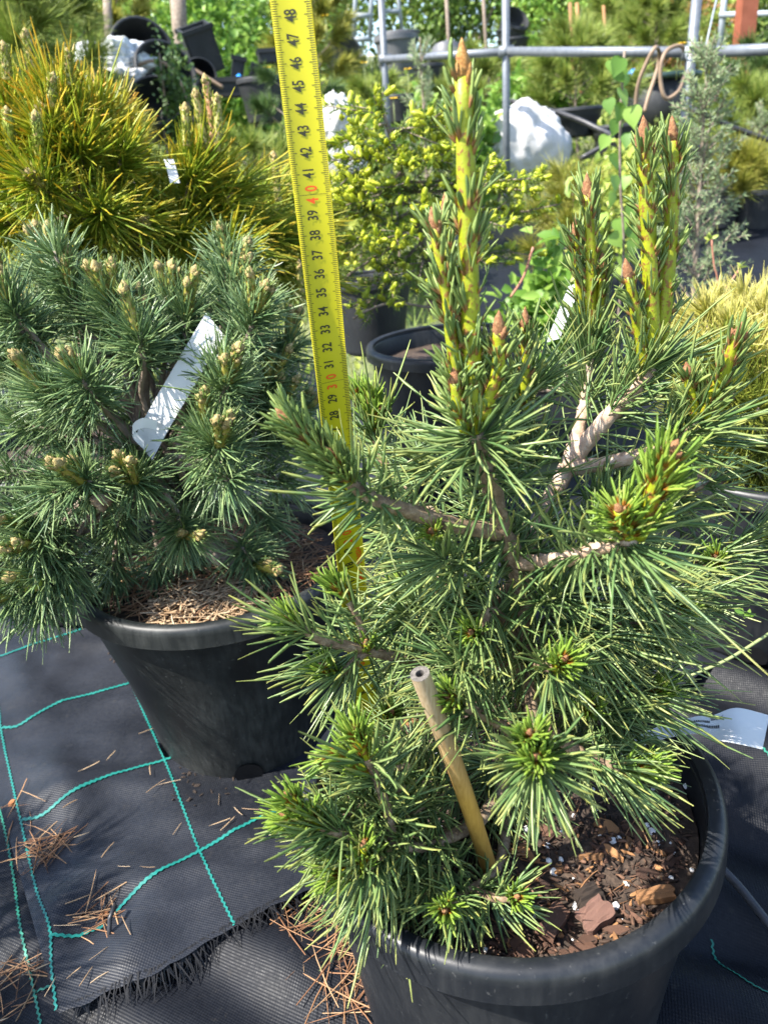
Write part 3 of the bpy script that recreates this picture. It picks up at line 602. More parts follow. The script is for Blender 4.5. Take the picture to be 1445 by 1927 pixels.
for pl, L, n in (([(565, 1180, .355), (540, 1165, .353)], .016, 70), ([(632, 1272, .36), (610, 1255, .357)], .015, 70), ([(655, 1130, .372), (632, 1100, .372)], .017, 60), ([(690, 1425, .31), (668, 1378, .308)], .018, 80), ([(704, 1455, .313), (640, 1420, .312), (610, 1430, .311)], .016, 90),
                 ([(590, 1550, .295), (540, 1535, .292)], .016, 110), ([(600, 1555, .295), (545, 1500, .292)], .016, 90), ([(668, 1640, .292), (625, 1645, .288)], .016, 90), ([(680, 1640, .292), (685, 1590, .290)], .015, 60), ([(842, 1700, .292), (838, 1712, .280)], .014, 90), ([(965, 1690, .30), (972, 1688, .296)], .013, 50),
                 ([(1010, 1442, .28), (1008, 1425, .265)], .015, 110), ([(1006, 1420, .29), (998, 1380, .275)], .016, 120), ([(1165, 1447, .335), (1225, 1440, .33)], .017, 130), ([(1222, 1312, .372), (1242, 1300, .368)], .017, 60), ([(1172, 1205, .415), (1190, 1180, .413)], .017, 60), ([(1350, 1062, .425), (1345, 1050, .42)], .016, 60), ([(1432, 1015, .44), (1450, 1005, .44)], .016, 50),
                 ([(865, 1325, .325), (842, 1310, .32)], .016, 60), ([(1045, 1262, .335), (1062, 1240, .325)], .016, 70), ([(702, 800, .50), (698, 740, .50)], .018, 80), ([(700, 810, .50), (715, 770, .495)], .016, 70), ([(890, 1195, .37), (886, 1190, .362)], .014, 60), ([(780, 1110, .43), (745, 1098, .43)], .016, 70), ([(690, 1224, .37), (690, 1210, .365)], .010, 24), ([(1105, 1340, .34), (1110, 1330, .335)], .014, 60), ([(820, 1010, .38), (812, 1000, .37)], .013, 40), ([(1280, 1150, .385), (1290, 1140, .382)], .014, 50), ([(725, 1350, .39), (735, 1340, .385)], .015, 50), ([(675, 770, .52), (672, 735, .52)], .016, 60)):
    C_(pl, .0028, .0020, int(n*1.25), L*.95, 'f', budl=.005, budr=.0017, tpow=.85, angle=31)

# ------------------------------------------------------------------ measuring tape
tape = empty('tape_measure', P(700, 1410, .43), 'yellow steel measuring tape standing upright beside the near pine', 'tape measure')
def camp(x, y, z): return CAM+(Rv*x+Uv*y+Fv*z)/100
TD = nrm(Rv*-.079+Uv*.909+Fv*-.409)
def tp(s, v):
    """tape surface: s cm along, v metres across (negative = left edge)"""
    c = camp(-.614-.079*s, -19.778+.909*s, 56.538-.409*s); bow = .010*((s-24)/24)**2 if s > 24 else .006*((s-24)/24)**2
    c = c+Rv*(-.0006*math.sin(s*.13)); tw = rad(np.interp(s, [0, 18, 30, 40, 50], [-42, -32, -28, -12, 2]))
    W = nrm(Rv-TD*(Rv@TD)); Nn = nrm(np.cross(W, TD)); Nn = Nn if Nn@Fv < 0 else -Nn
    Wt = W*math.cos(tw)+Nn*math.sin(tw); Nt = Nn*math.cos(tw)-W*math.sin(tw)
    return c+Wt*v+Nt*(-.0012+(v/.0098)**2*.0012), Nt
HW = .0098; V, F = [], []
ss = np.linspace(-1, 60, 150); vs = np.linspace(-HW, HW, 9)
for s in ss:
    for v in vs: V.append(tp(s, v)[0])
n0 = len(V)
for s in ss:
    for v in vs: q, nn = tp(s, v); V.append(q-nn*.00025)
for i in range(len(ss)-1):
    for j in range(8):
        a = i*9+j; F.append((a, a+1, a+10, a+9)); F.append((n0+a, n0+a+9, n0+a+10, n0+a+1))
    for j in (0, 8): a = i*9+j; F.append((a, a+9, n0+a+9, n0+a))
me = MB().add(np.array(V), F).mesh('blade'); obj('blade', me, M['tapey'], tape)
V, F = [], []
def tickq(s, v0, v1, wd=.017):
    j = len(V); k = 3 if abs(v1-v0) < .012 else 9
    for v in np.linspace(v0, v1, k):
        for s_ in (s-wd, s+wd): q, nn = tp(s_, v); V.append(q+nn*.00016)
    for i in range(k-1): a = j+2*i; F.append((a, a+1, a+3, a+2))
for mm in range(10, 590):
    s = mm/10; L = .0042 if mm % 10 == 0 else (.0036 if mm % 5 == 0 else .0027)
    if mm % 100 == 0: tickq(s, -HW, HW, .010); continue
    tickq(s, -HW*.985, -HW*.985+L)
    if not 15 < s < 20.5: tickq(s, HW*.985-L*.95, HW*.985)
obj('tick_marks', MB().add(np.array(V), F).mesh('tick_marks', False), M['ink'], tape)
def textmesh(body, size):
    c = bpy.data.curves.new('txt', 'FONT'); c.body = body; c.size = size; c.align_x = 'CENTER'; c.align_y = 'CENTER'; c.resolution_u = 3; c.offset = .018*size
    o = bpy.data.objects.new('txt', c); COL.objects.link(o); dg = bpy.context.evaluated_depsgraph_get(); me = bpy.data.meshes.new_from_object(o.evaluated_get(dg))
    bpy.data.objects.remove(o); bpy.data.curves.remove(c)
    V = np.array([v.co[:] for v in me.vertices]); F = [tuple(p.vertices) for p in me.polygons]; bpy.data.meshes.remove(me); return V, F
def tapetext(body, s, v, size, mat, sx=.66, name='numeral'):
    V, F = textmesh(body, size); out = []
    V[:, :2] -= (V[:, :2].max(0)+V[:, :2].min(0))/2
    for x, y, _ in V: q, nn = tp(s+x*sx*100, v-y); out.append(q+nn*.0003)
    obj(name, MB().add(np.array(out), F).mesh(name, False), mat, tape)
for k in range(2, 58):
    if k % 10 == 0:
        d = str(k//10); tapetext(d, k-.30, -.0004, .0088, M['inkred']); tapetext('0', k+.30, -.0004, .0088, M['inkred'])
    else: tapetext(str(k), k, -.0010, .0080, M['ink'])
tapetext('MATT FINISH', 17.9, .0062, .0048, M['inkred'], .85, 'lettering')

# ------------------------------------------------------------------ bamboo cane
b0, b1 = PZ(922, 1640, ZS-.004), P(789, 1268, .312)
cane = empty('bamboo_cane', b0, 'short hollow bamboo cane stuck in the soil of the near pot', 'cane')
t = np.linspace(0, 1, 30); pth = b0*(1-t[:, None])+b1*t[:, None]; pth += np.outer(np.sin(t*3)*.0015, Rv); rr = .0051-.0001*t
for nd in (.30, .66): rr = rr+.0006*np.exp(-((t-nd)/.012)**2)
V, F, F3 = tube(pth, rr, 16, 0, False); ax = nrm(b1-b0); A, B = perp_basis(ax); th = np.linspace(0, 2*math.pi, 16, endpoint=False)
T, Af, Bf = frames(pth); V2 = V.reshape(30, 16, 3)
me = mesh_np('shaft', V, F, {'along': np.repeat(t, 16)}); obj('shaft', me, M['cane'], cane)
e = V2[-1]; c = pth[-1]; inn = c+(e-c)*.45; deep = inn-ax*.02
F = [(j, (j+1) % 16, 16+(j+1) % 16, 16+j) for j in range(16)]+[(16+j, 16+(j+1) % 16, 32+(j+1) % 16, 32+j) for j in range(16)]+[tuple(range(32, 48))]
obj('cut_end', sharp(MB().add(np.vstack([e+ax*.0001, inn+ax*.0002, deep]), F).mesh('cut_end')), M['cut'], cane)

# ------------------------------------------------------------------ plant tags
def ribbon(pts, wdir, wd, th=.0005, n=40):
    c = smooth_path(pts, n); k = len(c); wdv = smooth_path(np.asarray(wdir, float), n) if np.ndim(wdir) == 2 else np.tile(wdir, (k, 1)); wdv = nrm(wdv)
    T = nrm(np.gradient(c, axis=0)); Nn = nrm(np.cross(T, wdv)); V = np.stack([c-wdv*wd/2, c+wdv*wd/2, c+wdv*wd/2+Nn*th, c-wdv*wd/2+Nn*th], 1).reshape(-1, 3)
    i = np.arange(k-1)[:, None]*4; j = np.arange(4)[None]; F = np.stack([i+j, i+(j+1) % 4, i+4+(j+1) % 4, i+4+j], -1).reshape(-1, 4)
    return MB().add(V, F, [(0, 3, 2, 1), tuple((k-1)*4+q for q in range(4))]), c, wdv, T
top = PX([(1130, 1420, .42), (1210, 1378, .425), (1300, 1350, .43), (1340, 1346, .432), (1385, 1332, .434), (1447, 1346, .436)]); bot = PX([(1140, 1440, .395), (1220, 1398, .40), (1300, 1380, .39), (1340, 1390, .375), (1385, 1398, .37), (1434, 1409, .368)])
tg = empty('plant_tag', PX([(1130, 1430, .41)])[0], 'white plastic plant tag sticking out over the near pot rim', 'plant tag')
Vt, Vb = smooth_path(top, 40), smooth_path(bot, 40); k = len(Vt); nn = nrm(np.cross(np.gradient(Vt, axis=0), Vb-Vt)); nn = np.where((nn@np.array([0, 0, 1.]))[:, None] < 0, -nn, nn)
V = np.stack([Vt, Vb, Vb-nn*.0005, Vt-nn*.0005], 1).reshape(-1, 3); i = np.arange(k-1)[:, None]*4; j = np.arange(4)[None]
F = np.stack([i+j, i+(j+1) % 4, i+4+(j+1) % 4, i+4+j], -1).reshape(-1, 4)
obj('strip', sharp(MB().add(V, F, [(0, 3, 2, 1), tuple((k-1)*4+q for q in range(4))]).mesh('strip')), M['tag'], tg)
def on_tag(u, v):  # u along 0..1, v across 0..1 (0 top)
    f = u*(k-1); i = min(int(f), k-2); a = f-i; return (Vt[i]*(1-a)+Vt[i+1]*a)*(1-v)+(Vb[i]*(1-a)+Vb[i+1]*a)*v+nn[i]*.0004
V, F = textmesh("'BliAjunt'", 1.0); V[:, :2] -= V[:, :2].min(0); V[:, :2] /= V[:, 0].max()
obj('lettering', MB().add(np.array([on_tag(.58+x*.115, .30-y*.55) for x, y, _ in V]), F).mesh('lettering', False), M['tagtxt'], tg)
mb = MB()
for row, (a, b, v0) in enumerate(((.34, .57, .27), (.33, .66, .50))):
    u = a
    while u < b:
        l = rng.uniform(.006, .016); mb.add([on_tag(u, v0), on_tag(u+l, v0), on_tag(u+l, v0+.10), on_tag(u, v0+.10)], [(0, 1, 2, 3)]); u += l+.004
obj('fine_print', mb.mesh('fine_print', False), M['tagtxt'], tg)

# ------------------------------------------------------------------ blue green pine
bp = empty('mugo_pine', (*P2, .222), 'dense blue green mugo pine with tan buds in the dusty pot', 'pine')
base2 = np.array([P2[0]+.02, P2[1], .215]); hub = P(268, 800, .80)
branch(bp, np.vstack([base2, P(262, 900, .80), hub, P(268, 700, .805), P(275, 640, .81)]), .012, .006, M['bark_far'], 'trunk', 10, 30, .15)
BT = [(8, 560, .76, 2), (95, 500, .86, 2), (128, 540, .80, 2), (205, 560, .78, 2), (262, 625, .745, 1), (318, 570, .83, 2), (352, 590, .80, 1), (152, 710, .70, 1), (88, 735, .72, 1), (445, 530, .83, 2), (482, 590, .77, 2),
      (432, 715, .71, 3), (505, 720, .80, 1), (415, 835, .67, 2), (158, 905, .665, 3), (252, 905, .69, 2), (436, 905, .66, 0), (82, 1085, .655, 1), (40, 985, .68, 1), (350, 1010, .70, 1), (485, 1065, .73, 1), (218, 1000, .72, 0),
      (560, 790, .83, 1), (545, 905, .78, 0), (35, 800, .77, 0), (-10, 660, .80, 1), (50, 610, .80, 1), (345, 690, .86, 0), (545, 650, .86, 1), (300, 1085, .76, 0), (395, 1075, .79, 0), (110, 1010, .71, 0), (-30, 900, .76, 0), (190, 640, .84, 0),
      (120, 830, .78, 0), (300, 900, .78, 0), (380, 950, .76, 0), (500, 840, .80, 0), (420, 600, .88, 0), (330, 820, .84, 0), (230, 760, .88, 0), (60, 900, .80, 0), (-20, 1020, .72, 1), (500, 980, .80, 0), (210, 1090, .74, 0), (-40, 780, .80, 0), (400, 770, .80, 0), (470, 650, .85, 0), (150, 600, .86, 0)]
BT += [(x+rng.normal(0, 42), y+rng.normal(0, 38), Y+rng.uniform(.0, .05), int(rng.random() < .55)) for x, y, Y, nc in BT[:16]]+[(22, 1120, .645, 1), (70, 1150, .65, 0), (-15, 1075, .66, 1), (120, 1100, .67, 0), (60, 1030, .66, 1)]
for i, (x, y, Y, nc) in enumerate(BT):
    e = P(x, y, Y); ax = nrm(nrm(e-hub)*.8+np.array([0, -.12, .55 if nc else .2])); s0 = e-ax*.042
    low = y > 960
    if low: ax = nrm(nrm(e-hub)+np.array([0, -.2, .25 if nc else -.2])); s0 = e-ax*.035
    mid = hub*.45+s0*.55+np.array([0, 0, -.015]); branch(bp, np.vstack([hub+(base2-hub)*rng.uniform(0, .7), mid, s0, e]), .0036, .0022, M['bark_far'], n=12, sides=6)
    tuft(bp, smooth_path([s0, (s0+e)/2, e], 8), 240 if nc else 180, .036 if not low else .036, .0017, M['blue'], a0=95, a1=35, fwd=.14, droop=.08, jit=13)
    for c_ in range(nc+(nc > 0)):
        a = rng.random()*6.28; off = np.array([math.cos(a), math.sin(a), 0])*.007; q0 = e+off*.4; q1 = e+off*1.6+nrm(ax+np.array([0, 0, .8]))*rng.uniform(.022, .042)
        candle(bp, [q0, (q0+q1)/2, q1], .0042, .0040, 80, .009, .0015, M['candle_blue'], M['pine_young'], M['bud_pale'], budr=.0044, budl=.008, angle=20, segs=3, side_buds=3)
q = P(82, 1092, .652); q2 = P(30, 1108, .645); c_ = obj('green_cone', MB().add(*spindle(q, q2, .0085, 12, 12, bumpy=.16)).mesh('green_cone'), M['cone_green'], bp)
q = P(190, 930, .66); q2 = P(195, 965, .655); obj('old_cone', MB().add(*spindle(q, q2, .009, 10, 10, bumpy=.3)).mesh('old_cone'), M['bark'], bp)
# tag looped round its stem
Lt = PX([(270, 845, .735), (302, 785, .745), (340, 720, .755), (375, 660, .765), (405, 610, .775)]); t2 = empty('plant_tag', Lt[0], 'white plastic strip tag looped through the blue green pine', 'plant tag')
wdir = nrm(P(320, 790, .725)-P(275, 735, .735)); mb, *_ = ribbon(Lt, wdir, .028); obj('strip', sharp(mb.mesh('strip')), M['tag'], t2)
Lp = PX([(272, 838, .722), (250, 812, .722), (268, 796, .722), (296, 800, .726)]); mb, *_ = ribbon(Lp, nrm(P(270, 780, .72)-P(270, 800, .72)), .010); obj('loop', sharp(mb.mesh('loop')), M['tag'], t2)

# ------------------------------------------------------------------ gold tipped pine
gp = empty('gold_pine', (*PY, g(*PY)+.23), 'yellow green pine with gold tipped needles behind the blue green one', 'pine')
b0 = np.array([PY[0], PY[1], g(*PY)+.22]); hub = P(150, 400, 1.12); hub2 = P(330, 430, 1.14)
branch(gp, np.vstack([b0, P(170, 560, 1.12), hub, P(140, 250, 1.12)]), .014, .006, M['bark'], 'trunk', 9, 24)
branch(gp, np.vstack([P(170, 560, 1.12), P(260, 450, 1.12), hub2, P(400, 330, 1.13)]), .009, .004, M['bark'])
GT = [(60, 205, 1.10, 0, 't'), (115, 195, 1.06, 0, 't'), (175, 215, 1.10, 0, 't'), (205, 245, 1.14, 0, 't'), (15, 225, 1.06, 0, 't'), (150, 280, 1.02, 0, 'g'), (75, 345, .96, 1, 'g'), (95, 250, 1.02, 1, 't'), (230, 300, 1.06, 0, 'g'), (255, 420, 1.02, 1, 'g'),
      (385, 310, 1.13, 0, 't'), (360, 330, 1.10, 0, 'g'), (440, 360, 1.13, 0, 'g'), (520, 370, 1.24, 0, 'g'), (340, 450, 1.06, 0, 'g'), (450, 470, 1.06, 0, 'g'), (545, 450, 1.14, 0, 'g'), (110, 440, 1.0, 0, 'g'), (10, 420, 1.02, 0, 'g'), (190, 400, .98, 0, 'g'),
      (0, 310, 1.02, 1, 'g'), (280, 360, 1.12, 0, 'g'), (490, 420, 1.16, 0, 'g'), (160, 470, 1.06, 0, 'g'), (-30, 260, 1.12, 0, 'g'), (300, 480, 1.1, 0, 'g'), (570, 520, 1.16, 0, 'g'), (420, 420, 1.12, 0, 'g'), (560, 400, 1.24, 0, 'g')]
for x, y, Y, nc, kd in GT:
    e = P(x, y, Y); hb = hub2 if x > 270 else hub; ax = nrm(nrm(e-hb)+np.array([0, -.1, .55 if kd == 't' else .2])); s0 = e-ax*.06
    branch(gp, np.vstack([hb, hb*.4+s0*.6, s0, e]), .005, .003, M['bark'], n=10, sides=6)
    tuft(gp, smooth_path([s0, (s0+e)/2, e], 8), 230, .050, .0023, M['goldtop' if kd == 't' else 'gold'], a0=92, a1=22, fwd=.36, droop=.2, jit=18, curl=.24)
    if kd == 't': tuft(gp, smooth_path([s0, (s0+e)/2, e], 8), 110, .050, .0023, M['gold'], a0=80, a1=25, fwd=.22, droop=.05)
    for c_ in range(nc):
        lt = rng.uniform(.045, .06)
        if nc == 3: dx, lt = ((0, .085), (-.018, .07), (.012, .065))[c_]
        else: dx = 0
        q0 = e+np.array([dx*.4, 0, -.01]); q1 = e+np.array([dx, 0, lt])
        if x in (75, 95, 255): q1 = e+nrm(ax)*.03
        candle(gp, [q0, (q0+q1)/2+rng.normal(0, .003, 3), q1], .0052, .0050, 160, .010, .0020, M['candle_rust' if nc == 3 and c_ == 0 else 'candle_pale'], M['lemon'], M['bud_pale'], budr=.0056, budl=.007, angle=18, segs=2, side_buds=3)
for pl, m_ in (([(402, 285, 1.10), (398, 220, 1.10), (387, 152, 1.10)], 'candle_rust'), ([(388, 280, 1.10), (378, 225, 1.10), (369, 180, 1.10)], 'candle_pale'), ([(408, 285, 1.09), (411, 235, 1.09), (409, 188, 1.09)], 'candle_pale'), ([(352, 275, 1.08), (351, 240, 1.08), (349, 206, 1.08)], 'candle_pale'), ([(524, 380, 1.18), (520, 335, 1.18), (515, 295, 1.18)], 'candle_pale'),
               ([(62, 130, 1.06), (56, 95, 1.06), (50, 68, 1.06)], 'candle_pale'), ([(14, 150, 1.03), (12, 115, 1.03), (8, 92, 1.03)], 'candle_pale'), ([(130, 160, 1.05), (128, 130, 1.05), (127, 105, 1.05)], 'candle_pale'), ([(75, 290, .95), (72, 255, .94), (68, 222, .94)], 'cone_green'), ([(22, 280, .98), (18, 245, .97), (14, 215, .97)], 'cone_green'), ([(570, 560, 1.1), (567, 530, 1.1), (564, 500, 1.1)], 'candle_pale'), ([(95, 200, 1.0), (98, 170, 1.0), (100, 150, 1.0)], 'candle_pale')):
    candle(gp, PX(pl), .0048, .0050, 300, .0052, .0022, M[m_], M['lemon_low'], M['bud_pale'], budr=.0048, budl=.009, angle=20, segs=2, side_buds=3)
q = empty('plant_tag', P(322, 305, 1.05), 'small white tag tip showing between the gold pine branches', 'plant tag')
mb, *_ = ribbon(PX([(318, 300, 1.06), (324, 320, 1.055), (330, 345, 1.05)]), nrm(Rv), .012); obj('strip', sharp(mb.mesh('strip')), M['tag'], q)

# ------------------------------------------------------------------ lemon yellow pine
lp = empty('lemon_pine', (*PR, g(*PR)+.225), 'pale lemon yellow pine in the pot behind the near pine', 'pine')
b0 = np.array([PR[0], PR[1], g(*PR)+.22]); hub = P(1420, 830, .90)
branch(lp, np.vstack([b0, P(1425, 920, .90), hub, P(1425, 720, .92)]), .011, .005, M['bark_far'], 'trunk', 9, 24)
for x, y, Y, top in [(1290, 610, .94, 1), (1330, 590, .90, 1), (1370, 620, .86, 1), (1400, 600, .92, 1), (1440, 590, .90, 1), (1310, 660, .86, 1), (1355, 670, .84, 0), (1420, 670, .84, 1), (1285, 700, .90, 0), (1440, 720, .82, 0), (1380, 740, .82, 0), (1425, 770, .80, 0), (1330, 760, .86, 0), (1290, 780, .92, 0), (1440, 840, .84, 0), (1390, 830, .86, 0), (1350, 850, .90, 0), (1300, 650, 1.0, 1), (1350, 575, 1.0, 1), (1440, 570, 1.0, 1), (1400, 560, .98, 1), (1270, 640, .98, 1), (1440, 640, .86, 1), (1470, 660, .86, 1), (1480, 760, .86, 0), (1480, 850, .88, 0), (1430, 900, .86, 0)]:
    e = P(x, y, Y); ax = nrm(nrm(e-hub)+np.array([0, -.25, .5])); s0 = e-ax*.04
    branch(lp, np.vstack([hub, hub*.4+s0*.6, s0, e]), .004, .0022, M['bark_far'], n=9, sides=6)
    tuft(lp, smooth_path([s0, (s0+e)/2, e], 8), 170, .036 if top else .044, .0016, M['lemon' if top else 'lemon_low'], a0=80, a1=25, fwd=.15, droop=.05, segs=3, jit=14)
    if top: tuft(lp, smooth_path([e-ax*.01, e, e+ax*.012], 5), 50, .018, .0022, M['lemon'], 'new_growth', a0=50, a1=15, fwd=.1, droop=0, segs=3)
# weed stem leaning out of that pot
wd = empty('leaning_weed', G(1300, 1275), 'thin pale stem with tiny leaves leaning beside the lemon pine pot', 'weed')
obj('stem', MB().tube(smooth_path(PX([(1296, 1272, .62), (1370, 1240, .63), (1450, 1190, .65)]), 12), .0016, 6).mesh('stem'), M['stem_green'], wd)
obj('side_stem', MB().tube(smooth_path(PX([(1296, 1272, .62), (1255, 1250, .62), (1290, 1215, .625), (1302, 1130, .63)]), 14), .0011, 6).mesh('side_stem'), M['stem_green'], wd)

# ------------------------------------------------------------------ leaves helper
def leaf_mesh(name, base, d, up, L, W, fold=.25):
    n = len(base); d = nrm(d); s_ = nrm(np.cross(d, up)); u = np.cross(s_, d); L = np.broadcast_to(L, (n,))[:, None]; W = np.broadcast_to(W, (n,))[:, None]
    q = [base, base+d*L*.35-s_*W*.5+u*W*fold, base+d*L*.35+s_*W*.5+u*W*fold, base+d*L*.72-s_*W*.36+u*W*fold*.6-u*L*.03, base+d*L*.72+s_*W*.36+u*W*fold*.6-u*L*.03, base+d*L-u*L*.12, base+d*L*.38, base+d*L*.74-u*L*.05]
    V = np.stack(q, 1).reshape(-1, 3); b = (np.arange(n)*8)[:, None]
    F = np.concatenate([b+np.array([[0, 6, 1, 1]])[:, [0, 1, 2, 2]], ], 1)
    T = np.concatenate([b+np.array([t_]) for t_ in ((0, 6, 1), (0, 2, 6), (1, 6, 7), (1, 7, 3), (6, 2, 4), (6, 4, 7), (3, 7, 5), (7, 4, 5))], 0)
    r = np.repeat(rng.random(n), 8); al = np.tile([0, .35, .35, .72, .72, 1, .38, .74], n)
    return mesh_np(name, V, T, {'along': al, 'rnd': r, 'rnd2': np.repeat(rng.random(n), 8)})
for pl, k in (((1400, 1155, .645), 3), ((1300, 1210, .625), 2)):
    c = P(*pl); d = nrm(rng.normal(size=(k*2, 3))+[0, -.3, .3]); obj('leaf', leaf_mesh('leaf', np.tile(c, (k*2, 1)), d, rng.normal(size=(k*2, 3)), .012, .007), M['leaf'], wd)

# ------------------------------------------------------------------ litter in and around the pots
def chipmesh(seed, asp, th):
    r = random.Random(seed); n = 7; V = []
    for z in (-.5, .5):
        for i in range(n):
            a = 2*math.pi*i/n+r.uniform(-.25, .25); q = r.uniform(.75, 1.1); V.append((math.cos(a)*q*.5*(1 if z < 0 else .9), math.sin(a)*q*.5*asp, z*th+r.uniform(-.25, .25)*th))
    F = [tuple(range(n-1, -1, -1)), tuple(range(n, 2*n))]+[(i, (i+1) % n, n+(i+1) % n, n+i) for i in range(n)]
    return MB().add(V, F).mesh('bark_chip', False)
CM = [chipmesh(i, a, t_) for i, (a, t_) in enumerate(((.35, .12), (.25, .10), (.5, .16), (.6, .2), (.3, .15), (.18, .1), (.45, .12)))]
def place(name, me, mat, loc, sc, rot, label, cat, group):
    o = bpy.data.objects.new(name, me); COL.objects.link(o); o.location = [float(q) for q in loc]; o.scale = (sc,)*3; o.rotation_euler = rot
    if not me.materials: me.materials.append(None)
    o.material_slots[0].link = 'OBJECT'; o.material_slots[0].material = mat; return tag(o, label, cat, group)
def szf(x, y): return ZS+.005*(fbm(x, y, 38, 4)*.6+.7*fbm(x, y, 11, 2))
cg = 'bark chips on the near pot soil'
for k in range(330):
    if k < 250: x, y = PZ(rng.uniform(900, 1310), rng.uniform(1560, 1800), ZS)[:2]
    else: x, y = PF+np.array([math.cos(a_ := rng.random()*6.283), math.sin(a_)])*RF*math.sqrt(rng.random())
    if math.hypot(x-PF[0], y-PF[1]) > RF-.014: continue
    sz = float(np.clip(rng.lognormal(-4.95, .55), .0035, .020)); orange = rng.random() < .24
    place('bark_chip', CM[int(rng.integers(7))], M['chip_or' if orange else 'chip'], (x, y, szf(x, y)+.0015), sz, (rng.normal(0, .3), rng.normal(0, .3), rng.random()*6.28), 'orange brown bark chip on the near pot soil' if orange else 'dark brown bark chip on the near pot soil', 'bark chip', cg+(' (orange)' if orange else ''))
def chunk(seed, asp, th):
    b = bmesh.new(); bmesh.ops.create_cube(b, size=1); bmesh.ops.subdivide_edges(b, edges=b.edges[:], cuts=9, use_grid_fill=True)
    for v in b.verts:
        c = v.co.copy(); k = 1+.30*noise.noise(Vector((c.x*2.2, c.y*2.2, seed))); lay = .10*noise.noise(Vector((c.x*2, c.y*14, c.z*9+seed)))
        v.co = Vector((c.x*k*(1-.25*abs(c.y)), c.y*asp*k, (c.z+lay*2)*th*(1-.5*(c.x*c.x+c.y*c.y))))
    me = bpy.data.meshes.new('bark_chunk'); b.to_mesh(me); b.free(); return me
x, y, z = PZ(1120, 1722, ZS+.006); place('bark_chunk', chunk(31, .66, .34), M['chip_red'], (x, y, z), .021, (.1, -.15, .5), 'largest pinkish bark chunk lying by the front rim of the near pot', 'bark chunk', None)
x, y, z = PZ(1040, 1735, ZS+.004); place('bark_chunk', chunk(32, .42, .2), M['chip'], (x, y, z), .026, (.1, .1, .9), 'flat brown bark slab next to the pinkish chunk', 'bark chunk', None)
x, y, z = PZ(1232, 1685, ZS+.004); place('bark_chunk', chunk(33, .33, .22), M['chip_or'], (x, y, z), .024, (0, 0, .1), 'boat shaped tan bark piece near the right inner rim', 'bark chunk', None)
x, y, z = PZ(1108, 1690, ZS+.006); place('bark_chunk', chunk(34, .8, .6), M['soil'], (x, y, z), .016, (.3, .1, .4), 'round black charred lump behind the pinkish chunk', 'bark chunk', None)
bmp_ = bmesh.new(); bmesh.ops.create_icosphere(bmp_, subdivisions=2, radius=.5)
for v in bmp_.verts: v.co *= 1+.35*noise.noise(v.co*3.1)
PM_ = bpy.data.meshes.new('perlite_grain'); bmp_.to_mesh(PM_); bmp_.free()
key = [(1152, 1588, .0062), (1163, 1583, .005), (1128, 1581, .0045), (1226, 1565, .0062), (1216, 1554, .005), (1237, 1587, .005), (1031, 1623, .0062), (1042, 1640, .0065), (1177, 1662, .006), (1158, 1706, .006), (1085, 1708, .007), (1093, 1716, .007), (1233, 1468, .008), (1290, 1484, .006), (990, 1567, .006), (1030, 1595, .006), (1262, 1657, .005), (1301, 1637, .004), (1054, 1620, .005), (1117, 1683, .005)]
for k in range(150):
    if k < len(key): px, py, sz = key[k]; x, y = PZ(px, py, ZS)[:2]
    else:
        x, y = PF+np.array([math.cos(a_ := rng.random()*6.283), math.sin(a_)])*RF*math.sqrt(rng.random()); sz = rng.uniform(.0012, .0042)
        if math.hypot(x-PF[0], y-PF[1]) > RF-.012: continue
    place('perlite_grain', PM_, M['perlite'], (x, y, szf(x, y)+sz*.25), sz*.72, (rng.random()*6, rng.random()*6, 0), 'white perlite grain on the near pot soil', 'perlite', 'perlite grains on the near pot soil')
def litter(name, label, pts, L, W, mat, n_up=.06):
    n = len(pts); a = rng.random(n)*6.283; d = np.c_[np.cos(a), np.sin(a), rng.normal(0, n_up, n)]; cv = rng.normal(0, .12, (n, 3)); cv[:, 2] = -abs(cv[:, 2])*.2
    o = obj(name, needle_mesh(name, pts-d*L*.5, d, L*rng.uniform(.6, 1.2, n), W, cv, 3), mat, None, 'stuff'); o['label'] = label; return o
def disc(c, r, z, n, zf=None):
    a = rng.random(n)*6.283; q = np.sqrt(rng.random(n))*r; x, y = c[0]+q*np.cos(a), c[1]+q*np.sin(a)
    return np.c_[x, y, [(zf(u, v) if zf else z)+rng.uniform(.001, .006) for u, v in zip(x, y)]]
q = disc(PF, RF-.012, ZS, 3800, szf); n_ = len(q); d_ = rng.normal(0, 1, (n_, 3))*[1, 1, .4]; o = obj('soil_crumbs', needle_mesh('soil_crumbs', q-[0, 0, .002], d_, rng.uniform(.0015, .0065, n_), rng.uniform(.0012, .0034, n_), np.zeros((n_, 3)), 2), M['crumb'], None, 'stuff'); o['label'] = 'fine bark crumbs covering the near pot soil'
litter('fallen_needles', 'brown fallen needles on the near pot soil', disc(PF, RF-.03, ZS, 46, szf), .036, .0013, M['straw'])
litter('fallen_needles', 'thick brown needle litter on the blue green pine soil', disc(P2, R2-.03, .228, 900), .042, .0014, M['straw'], .15)
litter('fallen_needles', 'pale straw on the sunny side of the blue green pine soil', disc(P2+[.0, -.09], .055, .232, 420), .022, .0022, M['straw_pale'], .15)
def gl(px, py, r, n, zf): c = G(px, py); return disc(c, r, 0, n, zf)
litter('fallen_needles', 'bundle of rust brown needles on the teal lined cloth', np.vstack([gl(105, 1615, .014, 22, zA), gl(80, 1610, .02, 8, zA), gl(60, 1560, .04, 8, zA)]), .055, .0013, M['straw'])
litter('fallen_needles', 'brown needles round the black peg', gl(185, 1745, .025, 20, zA), .05, .0013, M['straw'])
